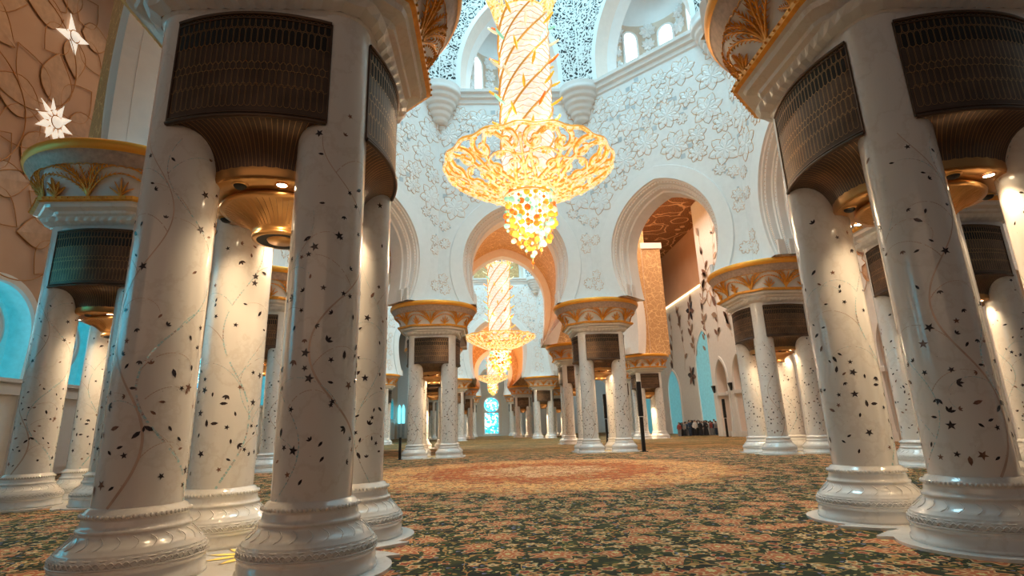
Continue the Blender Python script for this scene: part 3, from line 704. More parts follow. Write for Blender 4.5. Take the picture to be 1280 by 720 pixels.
# ------------------------------------------------------------------ column cluster
SH = .978; SR = .447
def shaft_mesh(seed):
    rnd = random.Random(seed); mb = MB().mat('marble')
    seg = 40; zs = [.70, 1.9, 1.905, 3.3, 3.305, 4.7, 4.705, 7.2]
    rows = [[(SR * (1 if i % 2 == 0 or True else 1) * math.cos(2 * PI * j / seg), SR * math.sin(2 * PI * j / seg), z) for j in range(seg)] for i, z in enumerate(zs)]
    mb.grid(rows, True)
    mb.mat('vine_inlay')
    fr = lambda u, v, d: ((SR + d) * math.cos(u / SR), (SR + d) * math.sin(u / SR), v)
    def ribbon(pts, wd, mat, dash=False, taper=True):
        mb.mat(mat); n = len(pts)
        for i in range(n - 1):
            if dash and rnd.random() < .12: continue
            (x0, y0), (x1, y1) = pts[i], pts[i + 1]; dx, dy = x1 - x0, y1 - y0; l = math.hypot(dx, dy) or 1
            w0 = wd * (1 - (.75 * i / n if taper else 0)); nx, ny = -dy / l * w0, dx / l * w0
            g = .85 if dash else 1.05
            mb.add([fr(x0 - nx, y0 - ny, .0022), fr(x0 + nx, y0 + ny, .0022), fr(x0 + dx * g + nx, y0 + dy * g + ny, .0022), fr(x0 + dx * g - nx, y0 + dy * g - ny, .0022)], [[0, 1, 2, 3]], False)
    def flower(u, v, R, kind, mat):
        mb.mat(mat); a0 = rnd.uniform(0, 6.28)
        if kind == 0:
            pts = []
            for k in range(10): r_ = R if k % 2 == 0 else R * .42; a = a0 + PI * k / 5; pts.append(fr(u + r_ * math.cos(a), v + r_ * math.sin(a), .003))
            c_ = fr(u, v, .0035); mb.add([c_] + pts, [[0, 1 + k, 1 + (k + 1) % 10] for k in range(10)], False)
        elif kind == 1:
            leaf_decal(mb, fr, u - R * math.cos(a0), v - R * math.sin(a0), a0, R * 1.9, R * .75, .003)
        elif kind == 2:
            for k in (-1, 0, 1): leaf_decal(mb, fr, u, v, a0 + k * .75, R * 1.3, R * .5, .003 + .0004 * k)
        else:
            mb.add([fr(u + R * .3 * math.cos(a), v + R * .3 * math.sin(a), .003) for a in (PI * k / 3 for k in range(6))], [list(range(6))], False)
    U = 2 * PI * SR
    # sinuous stems with branches that curl
    for k in range(3):
        u = U * (k + rnd.uniform(-.1, .1)) / 3; v = .80; a = PI / 2; pts = [(u, v)]; big = (k != 1); amp = rnd.uniform(.5, .8); ph = rnd.uniform(0, 6)
        while v < (5.2 if big else 4.2):
            a = PI / 2 + amp * math.sin(v * 2.3 + ph) ; u += math.cos(a) * .045; v += math.sin(a) * .045; pts.append((u, v))
        ribbon(pts, .015 if big else .007, 'pearl_inlay' if k != 2 else 'vine_inlay', dash=(k != 2))
        for q in range(12, len(pts) - 10, 13):
            (bu, bv) = pts[q]; sg = rnd.choice((-1, 1)); a = PI / 2 + sg * .5; curl = sg * rnd.uniform(.05, .13); L = rnd.randint(16, 34); bp = [(bu, bv)]
            for i in range(L): a += curl * (.4 + i / L); bu += math.cos(a) * .03; bv += math.sin(a) * .03; bp.append((bu, bv))
            ribbon(bp, .0055, 'vine_inlay' if rnd.random() < .5 else 'pearl_inlay', dash=True)
            flower(bu, bv, .035, rnd.choice((0, 1, 2)), 'dark_inlay' if rnd.random() < .8 else 'brown_inlay')
    done = []
    for z0, z1, cnt in ((.95, 2.7, 95), (2.7, 4.6, 46), (4.6, 6.3, 14)):
        for _ in range(cnt):
            for _t in range(12):
                u, v = rnd.uniform(0, U), rnd.uniform(z0, z1)
                if all((u - a) ** 2 + (v - b) ** 2 > .1 ** 2 for a, b in done): break
            done.append((u, v)); big = rnd.random()
            flower(u, v, 0.060 if big > .72 else (.040 if big > .25 else .012), rnd.choice((0, 0, 1, 1, 2)) if big > .25 else 3, 'dark_inlay' if rnd.random() < .8 else 'brown_inlay')
    return mb.mesh('shaft')
SHAFTS = [shaft_mesh(s_) for s_ in (1, 2, 3, 4)]
# base
mb = MB().mat('carved_marble')
prof = [(0, .05), (.74, .05), (.755, .07), (.755, .15), (.735, .17), (.735, .20), (.75, .215), (.755, .24), (.735, .27), (.735, .275)]
mb.mat('marble'); mb.lathe([(.0, .0), (.76, .0), (.76, .05), (.74, .055), (.745, .14), (.725, .155), (.725, .17), (.745, .185), (.75, .205), (.735, .225)], 48)
mb.mat('carved_marble')
mb.lathe([(.735, .225), (.742, .26), (.735, .30), (.715, .335)], 96, rf=lambda a, z: 1 + .018 * math.cos(32 * a + (PI if z > .28 else 0)))
mb.mat('marble'); mb.lathe([(.715, .335), (.71, .35), (.69, .36), (.685, .38), (.64, .41), (.595, .45), (.565, .49), (.553, .52), (.56, .527), (.563, .545), (.55, .562), (.535, .565), (.525, .60), (.52, .64), (.512, .66),
    (.524, .668), (.53, .69), (.522, .715), (.5, .725), (.485, .75), (.455, .765), (SR - .005, .77)], 48)
for k in range(64):
    a = 2 * PI * k / 64; mb.sphere((.527 * math.cos(a), .527 * math.sin(a), .692), .022, 5, 4)
for k in range(24):   # faint leaf tongues on the flare
    a = 2 * PI * k / 24; pts = []
    for q in range(7):
        t_ = q / 6; da = .09 * math.sin(PI * t_); z = .39 + .11 * t_; r_ = .672 - .105 * t_; pts.append((r_ * math.cos(a + da), r_ * math.sin(a + da), z))
    mb.tube(pts, .006, 3)
mb.mat('marble')
for ph_ in (0, PI / 2):
    mb.tube([((.747) * math.cos(a), (.747) * math.sin(a), .262 + .026 * math.sin(36 * a + ph_ * 2)) for a in (2 * PI * i / 288 for i in range(288))], .007, 4, True)
mb.tube([(.752 * math.cos(a), .752 * math.sin(a), .226) for a in (2 * PI * i / 64 for i in range(64))], .010, 4, True)
mb.tube([(.728 * math.cos(a), .728 * math.sin(a), .308) for a in (2 * PI * i / 64 for i in range(64))], .010, 4, True)
BASE = mb.mesh('shaft_base')
# grille panel (local: faces -y)
Z0, Z1 = 5.42, 6.93
def gp(u, z, d=0.0): return (1.01 * u, -(1.43 + .20 * (1 - u * u) + d), z)
mb = MB().mat('bronze')
mb.grid([[gp(-1 + 2 * i / 20, z) for i in range(21)] for z in (Z0, Z1)])
mb.grid([[gp(-1 + 2 * i / 20, Z1) for i in range(21)], [(1.0 * (-1 + 2 * i / 20), -1.1, Z1) for i in range(21)]])
for sg in (-1, 1): mb.add([gp(sg, Z0), gp(sg, Z1), (sg * 1.0, -1.2, Z1), (sg * 1.0, -1.2, Z0)], [[0, 1, 2, 3]], False)
for z, r_ in ((Z1 + .01, .028), (Z1 - .06, .012), (Z0, .032), (Z0 + .05, .014)): mb.tube([gp(-1 + 2 * i / 24, z, .01) for i in range(25)], r_, 6)
for sg in (-1, 1): mb.tube([gp(sg, Z0, .005), gp(sg, Z1, .005)], .016, 5)
nc = 26
def capsule(uc, zc, hw_, hh, k=10):
    pts = []
    for i in range(k): a = PI * i / (k - 1); pts.append((uc + hw_ * math.cos(a), zc + hh - hw_ * 1.0 + hw_ * 1.2 * math.sin(a)))
    for i in range(k): a = PI + PI * i / (k - 1); pts.append((uc + hw_ * math.cos(a), zc - hh + hw_ * 1.0 + hw_ * 1.2 * math.sin(a)))
    return pts
du = 2.0 / nc; rowsz = [(6.82, .085, True, 0), (6.60, .115, True, 1), (6.34, .15, False, 0), (6.15, .055, False, 1), (5.97, .12, False, 0), (5.72, .16, False, 1)]
for zc, hh, hole, odd in rowsz:
    for i in range(nc - (1 if odd else 0)):
        uc = -1 + du * (i + (1.0 if odd else .5)); pts = capsule(uc, zc, du * .40, hh, 6)
        if hole: mb.mat('black_hole'); mb.add([gp(u, z, .006) for u, z in pts], [list(range(len(pts)))], False)
        mb.mat('bronze_line'); inn = capsule(uc, zc, du * .40, hh, 6); out = capsule(uc, zc, du * .445, hh + .005, 6)
        n_ = len(pts); mb.add([gp(u, z, .008) for u, z in inn] + [gp(u, z, .008) for u, z in out], [[k, (k + 1) % n_, n_ + (k + 1) % n_, n_ + k] for k in range(n_)], False)
GRILLE = mb.mesh('grille')
def fp(u, t_, d=0.0):
    a = gp(u, Z0); th = -PI / 2 + u * math.radians(32); b = (1.13 * math.cos(th), 1.13 * math.sin(th), 4.80)
    h = math.sin(PI / 2 * t_); zz = 1 - math.cos(PI / 2 * t_)
    x, y, z = a[0] + (b[0] - a[0]) * h, a[1] + (b[1] - a[1]) * h, a[2] + (b[2] - a[2]) * zz
    return (x, y - d * (1 - t_ * .5), z - d * .6)
mb = MB().mat('bronze'); mb.grid([[fp(-1 + 2 * i / 20, j / 10) for i in range(21)] for j in range(11)])
mb.mat('bronze_line')
for i in range(27):
    u = -.97 + 1.94 * i / 26; w_ = .0035
    mb.grid([[fp(u - w_ * 1, .04 + .86 * j / 10, .006) for j in range(11)], [fp(u + w_ * 1, .04 + .86 * j / 10, .006) for j in range(11)]])
mb.tube([fp(-1 + 2 * i / 20, .95, .008) for i in range(21)], .010, 4)
FLARE = mb.mesh('grille_skirt')
mb = MB().mat('gold_bronze'); mb.lathe([(0, 4.80), (.9, 4.79), (1.13, 4.80), (1.15, 4.84), (1.15, 5.0)], 48)
mb.mat('white_stone'); 
SOFFIT = mb.mesh('soffit')
mb = MB().mat('gold_bronze')
mb.lathe([(.80, 4.80), (.86, 4.74), (.85, 4.70), (.80, 4.69), (.72, 4.67), (.58, 4.60), (.47, 4.52), (.40, 4.44), (.37, 4.38), (.41, 4.36), (.40, 4.32), (.34, 4.31)], 48)
mb.mat('black_hole'); mb.lathe([(.34, 4.31), (.2, 4.33)], 24); mb.mat('gold_bronze'); mb.lathe([(.2, 4.33), (.18, 4.30), (0, 4.30)], 24)
mb.mat('bronze_line')
for k in range(56):
    a = 2 * PI * k / 56; mb.tube([(r_ * math.cos(a), r_ * math.sin(a), z - .004) for r_, z in ((.78, 4.688), (.70, 4.663), (.58, 4.60), (.47, 4.52), (.41, 4.45))], .006, 3)
CONE = mb.mesh('pendant_cone')
mb = MB().mat('lamp_glow'); mb.lathe([(0, 0), (.065, 0)], 16); mb.mat('gold_bronze'); mb.lathe([(.065, 0), (.085, -.012), (.095, .0), (.09, .01)], 16); DOWN = mb.mesh('downlight')
mb = MB().mat('black_hole'); mb.sphere((0, 0, 0), .085, 14, 8, .7); mb.mat('gold_bronze'); mb.lathe([(.07, .0), (.10, -.01), (.11, .01)], 16); SPK = mb.mesh('lens')
# architrave and capital
def sup(a, e, k): # rounded square radius
    c_, s_ = abs(math.cos(a)), abs(math.sin(a)); return e / ((c_ ** k + s_ ** k) ** (1 / k))
def octr(a, e, f):
    c_, s_ = abs(math.cos(a)), abs(math.sin(a)); return min(e / max(c_, s_), f / (c_ + s_))
SEG = 96
def ring(fn, z): return [(fn(a) * math.cos(a), fn(a) * math.sin(a), z) for a in (2 * PI * i / SEG for i in range(SEG))]
mb = MB().mat('marble'); mb.grid([ring(lambda a: sup(a, 1.25, 5), 5.5), ring(lambda a: sup(a, 1.36, 5), 7.1)], True)   # core drum behind the grilles
mb.grid([ring(lambda a: sup(a, 1.44, 6), 6.98), ring(lambda a: sup(a, 1.44, 6), 7.10), ring(lambda a: sup(a, 1.50, 6), 7.13)], True)
mb.mat('carved_marble'); mb.grid([ring(lambda a: sup(a, 1.50, 6) * (1 + .008 * math.cos(48 * a)), 7.13), ring(lambda a: sup(a, 1.60, 7) * (1 + .010 * math.cos(48 * a)), 7.20), ring(lambda a: sup(a, 1.66, 7), 7.30)], True, False)
mb.mat('marble')
mb.grid([ring(lambda a: sup(a, 1.66, 7), 7.30), ring(lambda a: octr(a, 1.74, 2.66), 7.34), ring(lambda a: octr(a, 1.76, 2.70), 7.40), ring(lambda a: octr(a, 1.92, 2.98), 7.46), ring(lambda a: octr(a, 1.95, 3.02), 7.54), ring(lambda a: octr(a, 2.02, 3.16), 7.56)], True, False)
ARCHI = mb.mesh('architrave')
mb = MB().mat('gold'); mb.grid([ring(lambda a: octr(a, 2.02, 3.16), 7.56), ring(lambda a: octr(a, 2.09, 3.26), 7.59), ring(lambda a: octr(a, 2.10, 3.28), 7.68), ring(lambda a: octr(a, 2.0, 3.1), 7.71)], True, False)
for i in range(96):
    a = 2 * PI * i / 96; r_ = octr(a, 2.105, 3.285); mb.sphere((r_ * math.cos(a), r_ * math.sin(a), 7.635), .026, 5, 3)
BAND = mb.mesh('gilded_band')
def capR(a, h): 
    w_ = h ** 1.9; return octr(a, 1.94, 2.92) * (1 - w_) + 2.42 * w_
mb = MB().mat('capital_ground')
mb.grid([ring(lambda a: capR(a, h), 7.70 + .72 * h) for h in (i / 8 for i in range(9))], True)
mb.mat('gold')   # scallop row
for k in range(80):
    a0 = 2 * PI * k / 80; pts = []
    for i in range(6):
        q = PI * i / 5; a = a0 + .034 * math.cos(q); z = 8.44 + .055 * math.sin(q); pts.append((2.46 * math.cos(a), 2.46 * math.sin(a), z - .06))
    mb.tube(pts, .012, 3)
mb.mat('capital_band'); mb.lathe([(2.42, 8.42), (2.47, 8.47), (2.49, 8.52), (2.58, 8.66), (2.62, 8.74), (2.66, 8.76)], 120, rf=lambda a, z: 1 + (.006 * math.cos(60 * a) if 8.5 < z < 8.7 else 0))
mb.mat('smooth_stone'); mb.lathe([(2.68, 9.03), (0, 9.05)], 48)
CAPI = mb.mesh('capital')
mb = MB().mat('gold_rim'); mb.lathe([(2.655, 8.755), (2.70, 8.80), (2.735, 8.88), (2.73, 8.97), (2.69, 9.03)], 96); RIM = mb.mesh('gilded_rim')
mb = MB().mat('gold')
def cpt(a, h, d): 
    R = capR(a, max(0, min(1, h))); return ((R + d) * math.cos(a), (R + d) * math.sin(a), 7.70 + .72 * h - d * .35)
def frond(a0, bend, hgt, wid, nl=11):
    pts = []
    for i in range(nl + 1):
        q = i / nl; a = a0 + bend * (q ** 1.35); h = .03 + hgt * (math.sin(PI / 2 * min(1, q * 1.02)) if abs(bend) > .2 else q); pts.append((a, h))
    R_ = 2.15
    mb.tube([cpt(a, h, .045) for a, h in pts], .030, 5, taper=lambda q: 1 - .7 * q)
    for i in range(1, nl + 1):
        q = i / nl; a, h = pts[i]; pa, ph = pts[i - 1]; dx, dy = (a - pa) * R_, (h - ph) * .72; l = math.hypot(dx, dy) or 1; dx /= l; dy /= l
        L = 1.35 * wid * (math.sin(PI * min(.98, .16 + .82 * q)) ** .7)
        for sg in (-1, 1):
            ex, ey = dx * .75 - sg * dy * .66, dy * .75 + sg * dx * .66
            tip = cpt(a + ex * L / R_, h + ey * L / .72, .03); b0 = cpt(pa, ph, .035); b1 = cpt(a, h, .035); m_ = cpt(a + ex * L * .5 / R_ , h + ey * L * .5 / .72, .07)
            mb.add([b0, m_, tip, b1], [[0, 1, 3], [1, 2, 3]], False)
for k in range(8):
    a = PI / 4 * k
    frond(a, 0, .95, .12); 
    for b, h, w_ in ((.10, .86, .11), (.21, .96, .12), (.33, .97, .12), (.43, .78, .10)):
        frond(a, b, h, w_); frond(a, -b, h, w_)
    a += PI / 8
    frond(a, 0, .66, .11)
    for b, h in ((.07, .52), (.13, .34)): frond(a, b, h, .09, 8); frond(a, -b, h, .09, 8)
PALM = mb.mesh('palm_fronds')
# plinth with pointed lobes and yellow flower inlay
mb = MB().mat('marble'); outl = []
for i in range(240):
    a = 2 * PI * i / 240; d = ((a + PI / 4) % (PI / 2)) - PI / 4; R = 1.35; cd = SH * math.sqrt(2)
    dd = abs(abs(d) - PI / 4); q_ = .93 ** 2 - (cd * math.sin(dd)) ** 2
    if q_ > 0: R = max(R, cd * math.cos(dd) + math.sqrt(q_))
    for c0_, top_, w_ in ((.20, 2.02, .16),):
        d2 = abs(abs(d) - c0_)
        if d2 < w_: R = max(R, top_ - (top_ - 1.5) * (d2 / w_) ** .8)
    outl.append((R * math.cos(a), R * math.sin(a)))
n_ = len(outl); mb.add([(x, y, 0) for x, y in outl] + [(x, y, .035) for x, y in outl], [[k, (k + 1) % n_, n_ + (k + 1) % n_, n_ + k] for k in range(n_)] + [list(range(n_, 2 * n_))], False)
PLINTH = mb.mesh('plinth')
mb = MB()
for k in range(10):
    a = PI / 5 * k; fr = lambda u, v, d: (u, v, .037 + d)
    mb.mat('brown_inlay'); leaf_decal(mb, fr, .10 * math.cos(a), .10 * math.sin(a), a, .53, .17, .0005)
    mb.mat('yellow_glass'); leaf_decal(mb, fr, .14 * math.cos(a), .14 * math.sin(a), a, .45, .13, .003)
ROSE = mb.mesh('flower_inlay')

def cluster(loc, label, lod=0, rot=0):
    t_ = thing('column', label, 'column', (loc[0], loc[1], 0), rot, 'gilded columns of four marble shafts around the domes')
    ob('plinth', PLINTH, t_)
    if lod == 0: ob('flower_inlay', ROSE, t_)['label'] = 'yellow glass flower set in the white plinth'
    for i, (sx, sy) in enumerate(((-1, -1), (1, -1), (1, 1), (-1, 1))):
        s_ = ob('shaft', SHAFTS[i], t_, (sx * SH, sy * SH, 0), rz=PI / 2 * i + .4)
        ob('shaft_base', BASE, t_, (sx * SH, sy * SH, 0.03))
    for i in range(4):
        g = ob('grille', GRILLE, t_, rz=PI / 2 * i); ob('grille_skirt', FLARE, g)
    so = ob('soffit', SOFFIT, t_)
    if lod == 0:
        for i in range(4):
            a = PI / 4 + PI / 2 * i; ob('downlight', DOWN, so, (.99 * math.cos(a - .46), .99 * math.sin(a - .46), 4.782)); ob('lens', SPK, so, (.98 * math.cos(a + .55), .98 * math.sin(a + .55), 4.78))
    ob('pendant_cone', CONE, t_); ob('architrave', ARCHI, t_); ob('gilded_band', BAND, t_)
    c_ = ob('capital', CAPI, t_); ob('palm_fronds', PALM, c_); ob('gilded_rim', RIM, c_)
    # the cluster's own downlights
    if lod <= 1:
        for i in range(4):
            a = PI / 2 * i + .3
            l = bpy.data.lights.new('downlight_lamp', 'SPOT'); l.energy = 120; l.color = (1, .72, .42); l.spot_size = math.radians(125); l.spot_blend = .8; l.shadow_soft_size = .05
            o = ob('downlight_lamp', l, t_, (1.0 * math.cos(a), 1.0 * math.sin(a), 4.74))
            o.rotation_euler = Vector((-math.cos(a) * .25, -math.sin(a) * .25, -1)).to_track_quat('-Z', 'Y').to_euler()
    else:
        l = bpy.data.lights.new('downlight_lamp', 'SPOT'); l.energy = 1300; l.color = (1, .74, .45); l.spot_size = math.radians(100); l.spot_blend = .6; l.shadow_soft_size = .15
        ob('downlight_lamp', l, t_, (0, 0, 4.26))
    return t_
cluster((-3.05, 7.78), 'largest left column cluster, carved bronze grilles, nearest to the camera on the left')
cluster((6.86, 7.67), 'nearest column cluster on the right, cut by the right edge of the picture')
cluster((-10.36, 15.49), 'column cluster at the far left edge, under the glowing star flowers')
cluster((14.47, 16.06), 'column cluster half hidden behind the nearest right columns')
cluster((14.43, 26.51), 'column cluster right of the big chandelier, standing alone by the open carpet')
cluster((-10.68, 26.44), 'column cluster glimpsed in the gap between the nearest left shafts')
cluster((-3.33, 33.87), 'column cluster left of the central arch, black post at its foot')
cluster((7.05, 33.96), 'column cluster right of the central arch, black loudspeaker pole beside it')
def octpts(cx, cy, ap, hs): return [(cx + sx * (hs if k == 0 else ap), cy + sy * (ap if k == 0 else hs)) for k in (0, 1) for sx in (-1, 1) for sy in (-1, 1)]
FARL = {(0, -1, -1): 'left column cluster at the entrance side of the second dome', (0, 1, -1): 'column cluster just left of and behind the black-poled one, in ochre shade',
        (0, -1, 1): 'column cluster left of the second chandelier, under its far arch', (0, 1, 1): 'column cluster right of the second chandelier, under its far arch',
        (1, -1, -1): 'outer left column cluster of the second dome, near side', (1, 1, -1): 'column cluster in front of the crowd side aisle, right of the ochre wall strip',
        (1, -1, 1): 'outer left column cluster of the second dome, far side', (1, 1, 1): 'outer right column cluster of the second dome, far side'}
for k in (0, 1):
    for sx in (-1, 1):
        for sy in (-1, 1):
            cluster((CX2 + sx * (H2 if k == 0 else A2), CY2 + sy * (A2 if k == 0 else H2)), FARL[(k, sx, sy)], 2)
for (k, sx, sy), lab in {(0, -1, -1): 'small distant column cluster left of the third chandelier', (0, 1, -1): 'small distant column cluster right of the third chandelier',
        (0, -1, 1): 'smallest column cluster left of the stained glass window', (0, 1, 1): 'smallest column cluster right of the stained glass window',
        (1, -1, -1): 'distant outer left column cluster of the last dome', (1, 1, -1): 'distant outer right column cluster of the last dome'}.items():
    cluster((CX3 + sx * (H8 if k == 0 else A8), CY3 + sy * (A8 if k == 0 else H8)), lab, 2)

# ------------------------------------------------------------------ chandelier
ZB, ZR = 11.12, 12.28      # inner and outer edge of the dish
def dish(a, q, d=0.0):
    R = 1.02 + 2.52 * q; z = ZB + (ZR - ZB) * q ** 1.5
    return (R * math.cos(a), R * math.sin(a), z - d)
def spiral(a0, q0, r0, turns, ang, sg, n=22):
    pts = []
    for i in range(n):
        t_ = i / (n - 1); r_ = r0 * (1 - .82 * t_); th = ang + sg * turns * 2 * PI * t_
        q = q0 + r_ * math.cos(th) / 2.68; R = 1.02 + 2.68 * q; pts.append(dish(a0 + r_ * math.sin(th) / max(.5, R), q))
    return pts
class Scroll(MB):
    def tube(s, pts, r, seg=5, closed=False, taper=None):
        s.mat('dish_amber'); MB.tube(s, pts, r * 1.1, seg, closed, taper)  # darker rear tube puts the scroll's shading into its colour
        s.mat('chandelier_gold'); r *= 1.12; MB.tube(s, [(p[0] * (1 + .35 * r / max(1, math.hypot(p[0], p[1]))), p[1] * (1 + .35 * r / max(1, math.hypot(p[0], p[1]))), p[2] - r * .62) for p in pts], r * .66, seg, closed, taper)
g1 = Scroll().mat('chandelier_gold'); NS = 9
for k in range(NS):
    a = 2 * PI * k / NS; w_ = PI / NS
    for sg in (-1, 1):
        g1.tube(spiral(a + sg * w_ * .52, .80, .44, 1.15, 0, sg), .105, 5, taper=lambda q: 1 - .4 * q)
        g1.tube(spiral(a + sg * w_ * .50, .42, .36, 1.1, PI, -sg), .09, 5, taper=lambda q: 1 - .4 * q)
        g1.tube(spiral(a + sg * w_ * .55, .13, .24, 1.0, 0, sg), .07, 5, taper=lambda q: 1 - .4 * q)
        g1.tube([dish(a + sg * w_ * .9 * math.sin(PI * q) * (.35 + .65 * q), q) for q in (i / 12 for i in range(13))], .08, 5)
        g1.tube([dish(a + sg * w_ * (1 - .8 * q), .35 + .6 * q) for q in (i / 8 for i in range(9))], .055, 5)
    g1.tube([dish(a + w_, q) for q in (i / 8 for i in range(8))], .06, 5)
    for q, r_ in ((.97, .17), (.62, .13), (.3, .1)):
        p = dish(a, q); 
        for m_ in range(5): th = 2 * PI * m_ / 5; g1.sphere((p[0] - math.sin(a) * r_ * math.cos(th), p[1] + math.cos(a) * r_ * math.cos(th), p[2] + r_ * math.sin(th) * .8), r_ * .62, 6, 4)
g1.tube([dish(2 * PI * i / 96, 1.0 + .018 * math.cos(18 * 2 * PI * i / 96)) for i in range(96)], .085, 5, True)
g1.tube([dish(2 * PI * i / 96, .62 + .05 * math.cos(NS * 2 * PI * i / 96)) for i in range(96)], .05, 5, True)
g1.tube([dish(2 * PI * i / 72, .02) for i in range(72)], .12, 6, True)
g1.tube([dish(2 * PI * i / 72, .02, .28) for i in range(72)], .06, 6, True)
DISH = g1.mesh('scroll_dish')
st = MB(); nr = 26; Z0s, Z1s = 12.2, 19.9; seg = 11; st.mat('chandelier_crystal')
for r_i in range(nr):
    z0 = Z0s + (Z1s - Z0s) * r_i / nr; z1 = z0 + (Z1s - Z0s) / nr * 1.25
    for k in range(seg):
        a0 = 2 * PI * (k + r_i * .36) / seg; a1 = a0 + 2 * PI / seg * 1.04; rows = []
        for j in range(4):
            t_ = j / 3; z = z1 + (z0 - z1) * t_; R = 1.0 + .12 * t_
            rows.append([(R * (1 + .03 * math.sin(PI * i / 6)) * math.cos(a0 + (a1 - a0) * i / 6), R * (1 + .03 * math.sin(PI * i / 6)) * math.sin(a0 + (a1 - a0) * i / 6), z + .10 * math.sin(PI * i / 6) * -t_ + .05 * abs(i - 3) / 3) for i in range(7)])
        st.grid(rows)
STEM = st.mesh('crystal_stem')
sw = MB().mat('chandelier_wire')
for r_i in range(nr):
    z0 = Z0s + (Z1s - Z0s) * r_i / nr
    for k in range(seg):
        a0 = 2 * PI * (k + r_i * .36) / seg; a1 = a0 + 2 * PI / seg * 1.04
        sw.tube([((1.135 + .03 * math.sin(PI * i / 6)) * math.cos(a0 + (a1 - a0) * i / 6), (1.135 + .03 * math.sin(PI * i / 6)) * math.sin(a0 + (a1 - a0) * i / 6), z0 - .10 * math.sin(PI * i / 6) + .05 * abs(i - 3) / 3) for i in range(0, 7, 2)], .012, 3)
for k in range(7):
    a0 = 2 * PI * k / 7; sw.tube([(1.16 * math.cos(a0 + t_ * 5.0), 1.16 * math.sin(a0 + t_ * 5.0), Z0s + .4 + (Z1s - Z0s - .4) * t_) for t_ in (i / 60 for i in range(61))], .05, 4)
WIRE = sw.mesh('gold_garland')
cr_ = MB().mat('chandelier_gold')
for k in range(10):
    a = 2 * PI * k / 10
    for sg in (-1, 1):
        for lev, (zc, R) in enumerate(((20.5, 1.42), (21.5, 1.75), (22.7, 2.2))):
            pts = []
            for i in range(14):
                t_ = i / 13; rr = .42 * (1 - .7 * t_); th = t_ * 7; pts.append(((R + .3 * rr * math.cos(th)) * math.cos(a + sg * (.16 + rr * math.sin(th) / R)), (R + .3 * rr * math.cos(th)) * math.sin(a + sg * (.16 + rr * math.sin(th) / R)), zc + rr * math.cos(th) * 1.2))
            cr_.tube(pts, .05, 4)
    cr_.tube([((1.15 + 1.3 * q ** 1.4) * math.cos(a), (1.15 + 1.3 * q ** 1.4) * math.sin(a), 19.6 + 4 * q) for q in (i / 8 for i in range(9))], .06, 4)
for z, R in ((19.8, 1.22), (21.0, 1.45), (22.1, 1.85)): cr_.tube([(R * math.cos(2 * PI * i / 40), R * math.sin(2 * PI * i / 40), z) for i in range(40)], .05, 5, True)
CROWN = cr_.mesh('gold_crown')
LEAFM = {}
for nm in ('orange', 'amber', 'mint', 'clear'):
    m_ = MB().mat(nm + '_glass')
    rows = [[(x, wd * math.cos(th), .06 * math.sin(th) + .35 * x * x) for th in (2 * PI * i / 8 for i in range(8))] for x, wd in ((0, .02), (.12, .055), (.3, .075), (.45, .055), (.6, .01))]
    m_.grid(rows, True); LEAFM[nm] = m_.mesh('glass_leaf')
rnd = random.Random(21); strings = []
pc = MB().mat('pendant_core'); pc.lathe([(.0, 11.4), (.78, 11.38), (.86, 11.2), (.84, 10.7), (.7, 10.1), (.45, 9.6), (.0, 9.3)], 24); CORE = pc.mesh('glowing_core')
rings = [(1.02, 18, 1.75), (.78, 13, 2.2), (.45, 8, 2.7), (0.02, 1, 3.35)]
for R, n_, L in rings:
    for k in range(n_):
        a = 2 * PI * k / n_ + R; m_ = MB(); z = 11.25 - rnd.uniform(.0, .3); zb = 11.2 - L + rnd.uniform(-.12, .12)
        m_.mat('chandelier_wire'); m_.tube([(0, 0, 11.3), (0, 0, zb)], .012, 3)
        while z > zb:
            r_ = rnd.choice((.07, .09, .115, .14)); m_.mat(rnd.choice(('orange', 'amber', 'mint', 'amber', 'orange', 'clear', 'mint')) + '_glass'); m_.sphere((0, 0, z), r_, 10, 7); z -= r_ * 2 + rnd.uniform(.03, .16)
        strings.append(((R * math.cos(a), R * math.sin(a), 0), m_.mesh('bead_string')))
def chandelier(loc, label, scale=1.0, top=46.42, energy=3000):
    t_ = thing('chandelier', label, 'chandelier', loc, 0, 'gold and crystal chandeliers hanging under the domes', scale)
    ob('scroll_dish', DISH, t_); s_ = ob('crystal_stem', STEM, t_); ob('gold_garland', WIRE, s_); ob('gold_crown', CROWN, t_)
    ob('glowing_core', CORE, t_)
    rn = random.Random(3)
    for i in range(44):
        a = i * 2.39996; z = 13.2 + 6.6 * i / 44; o = ob('glass_leaf', LEAFM[rn.choice(('orange', 'amber', 'mint', 'clear', 'amber'))], s_, (1.1 * math.cos(a), 1.1 * math.sin(a), z)); o.rotation_euler = (0, -.35, a)
    for p, m_ in strings: ob('bead_string', m_, t_, p)
    mc = MB().mat('chandelier_wire'); mc.tube([(0, 0, 19.5), (0, 0, (top - loc[2]) / scale)], .05, 6); ob('suspension_rod', mc, t_)
    for R_, z, n_ in ((1.5, 8.5, 4), (1.6, 14.2, 4), (1.6, 17.5, 3)):
        for k in range(n_):
            a = 2 * PI * (k + .5) / n_; l = bpy.data.lights.new('chandelier_lamp', 'POINT'); l.energy = energy * (.07 if z < 10 else .016); l.color = (1, .74, .46); l.shadow_soft_size = .05
            ob('chandelier_lamp', l, t_, (R_ * math.cos(a), R_ * math.sin(a), z))
    return t_
chandelier((CX1, CY1, 0), 'largest nearest gold chandelier with coloured glass beads, top centre')
s2 = 9.2 / 7.4
chandelier((CX2, CY2, 12.75 * (1.0 - s2) + .6), 'second chandelier seen through the central arch', s2, 49.42, 4500)
chandelier((CX3, CY3, -.1), 'farthest small chandelier above the stained glass window', 1.0, 46.42, 3000)

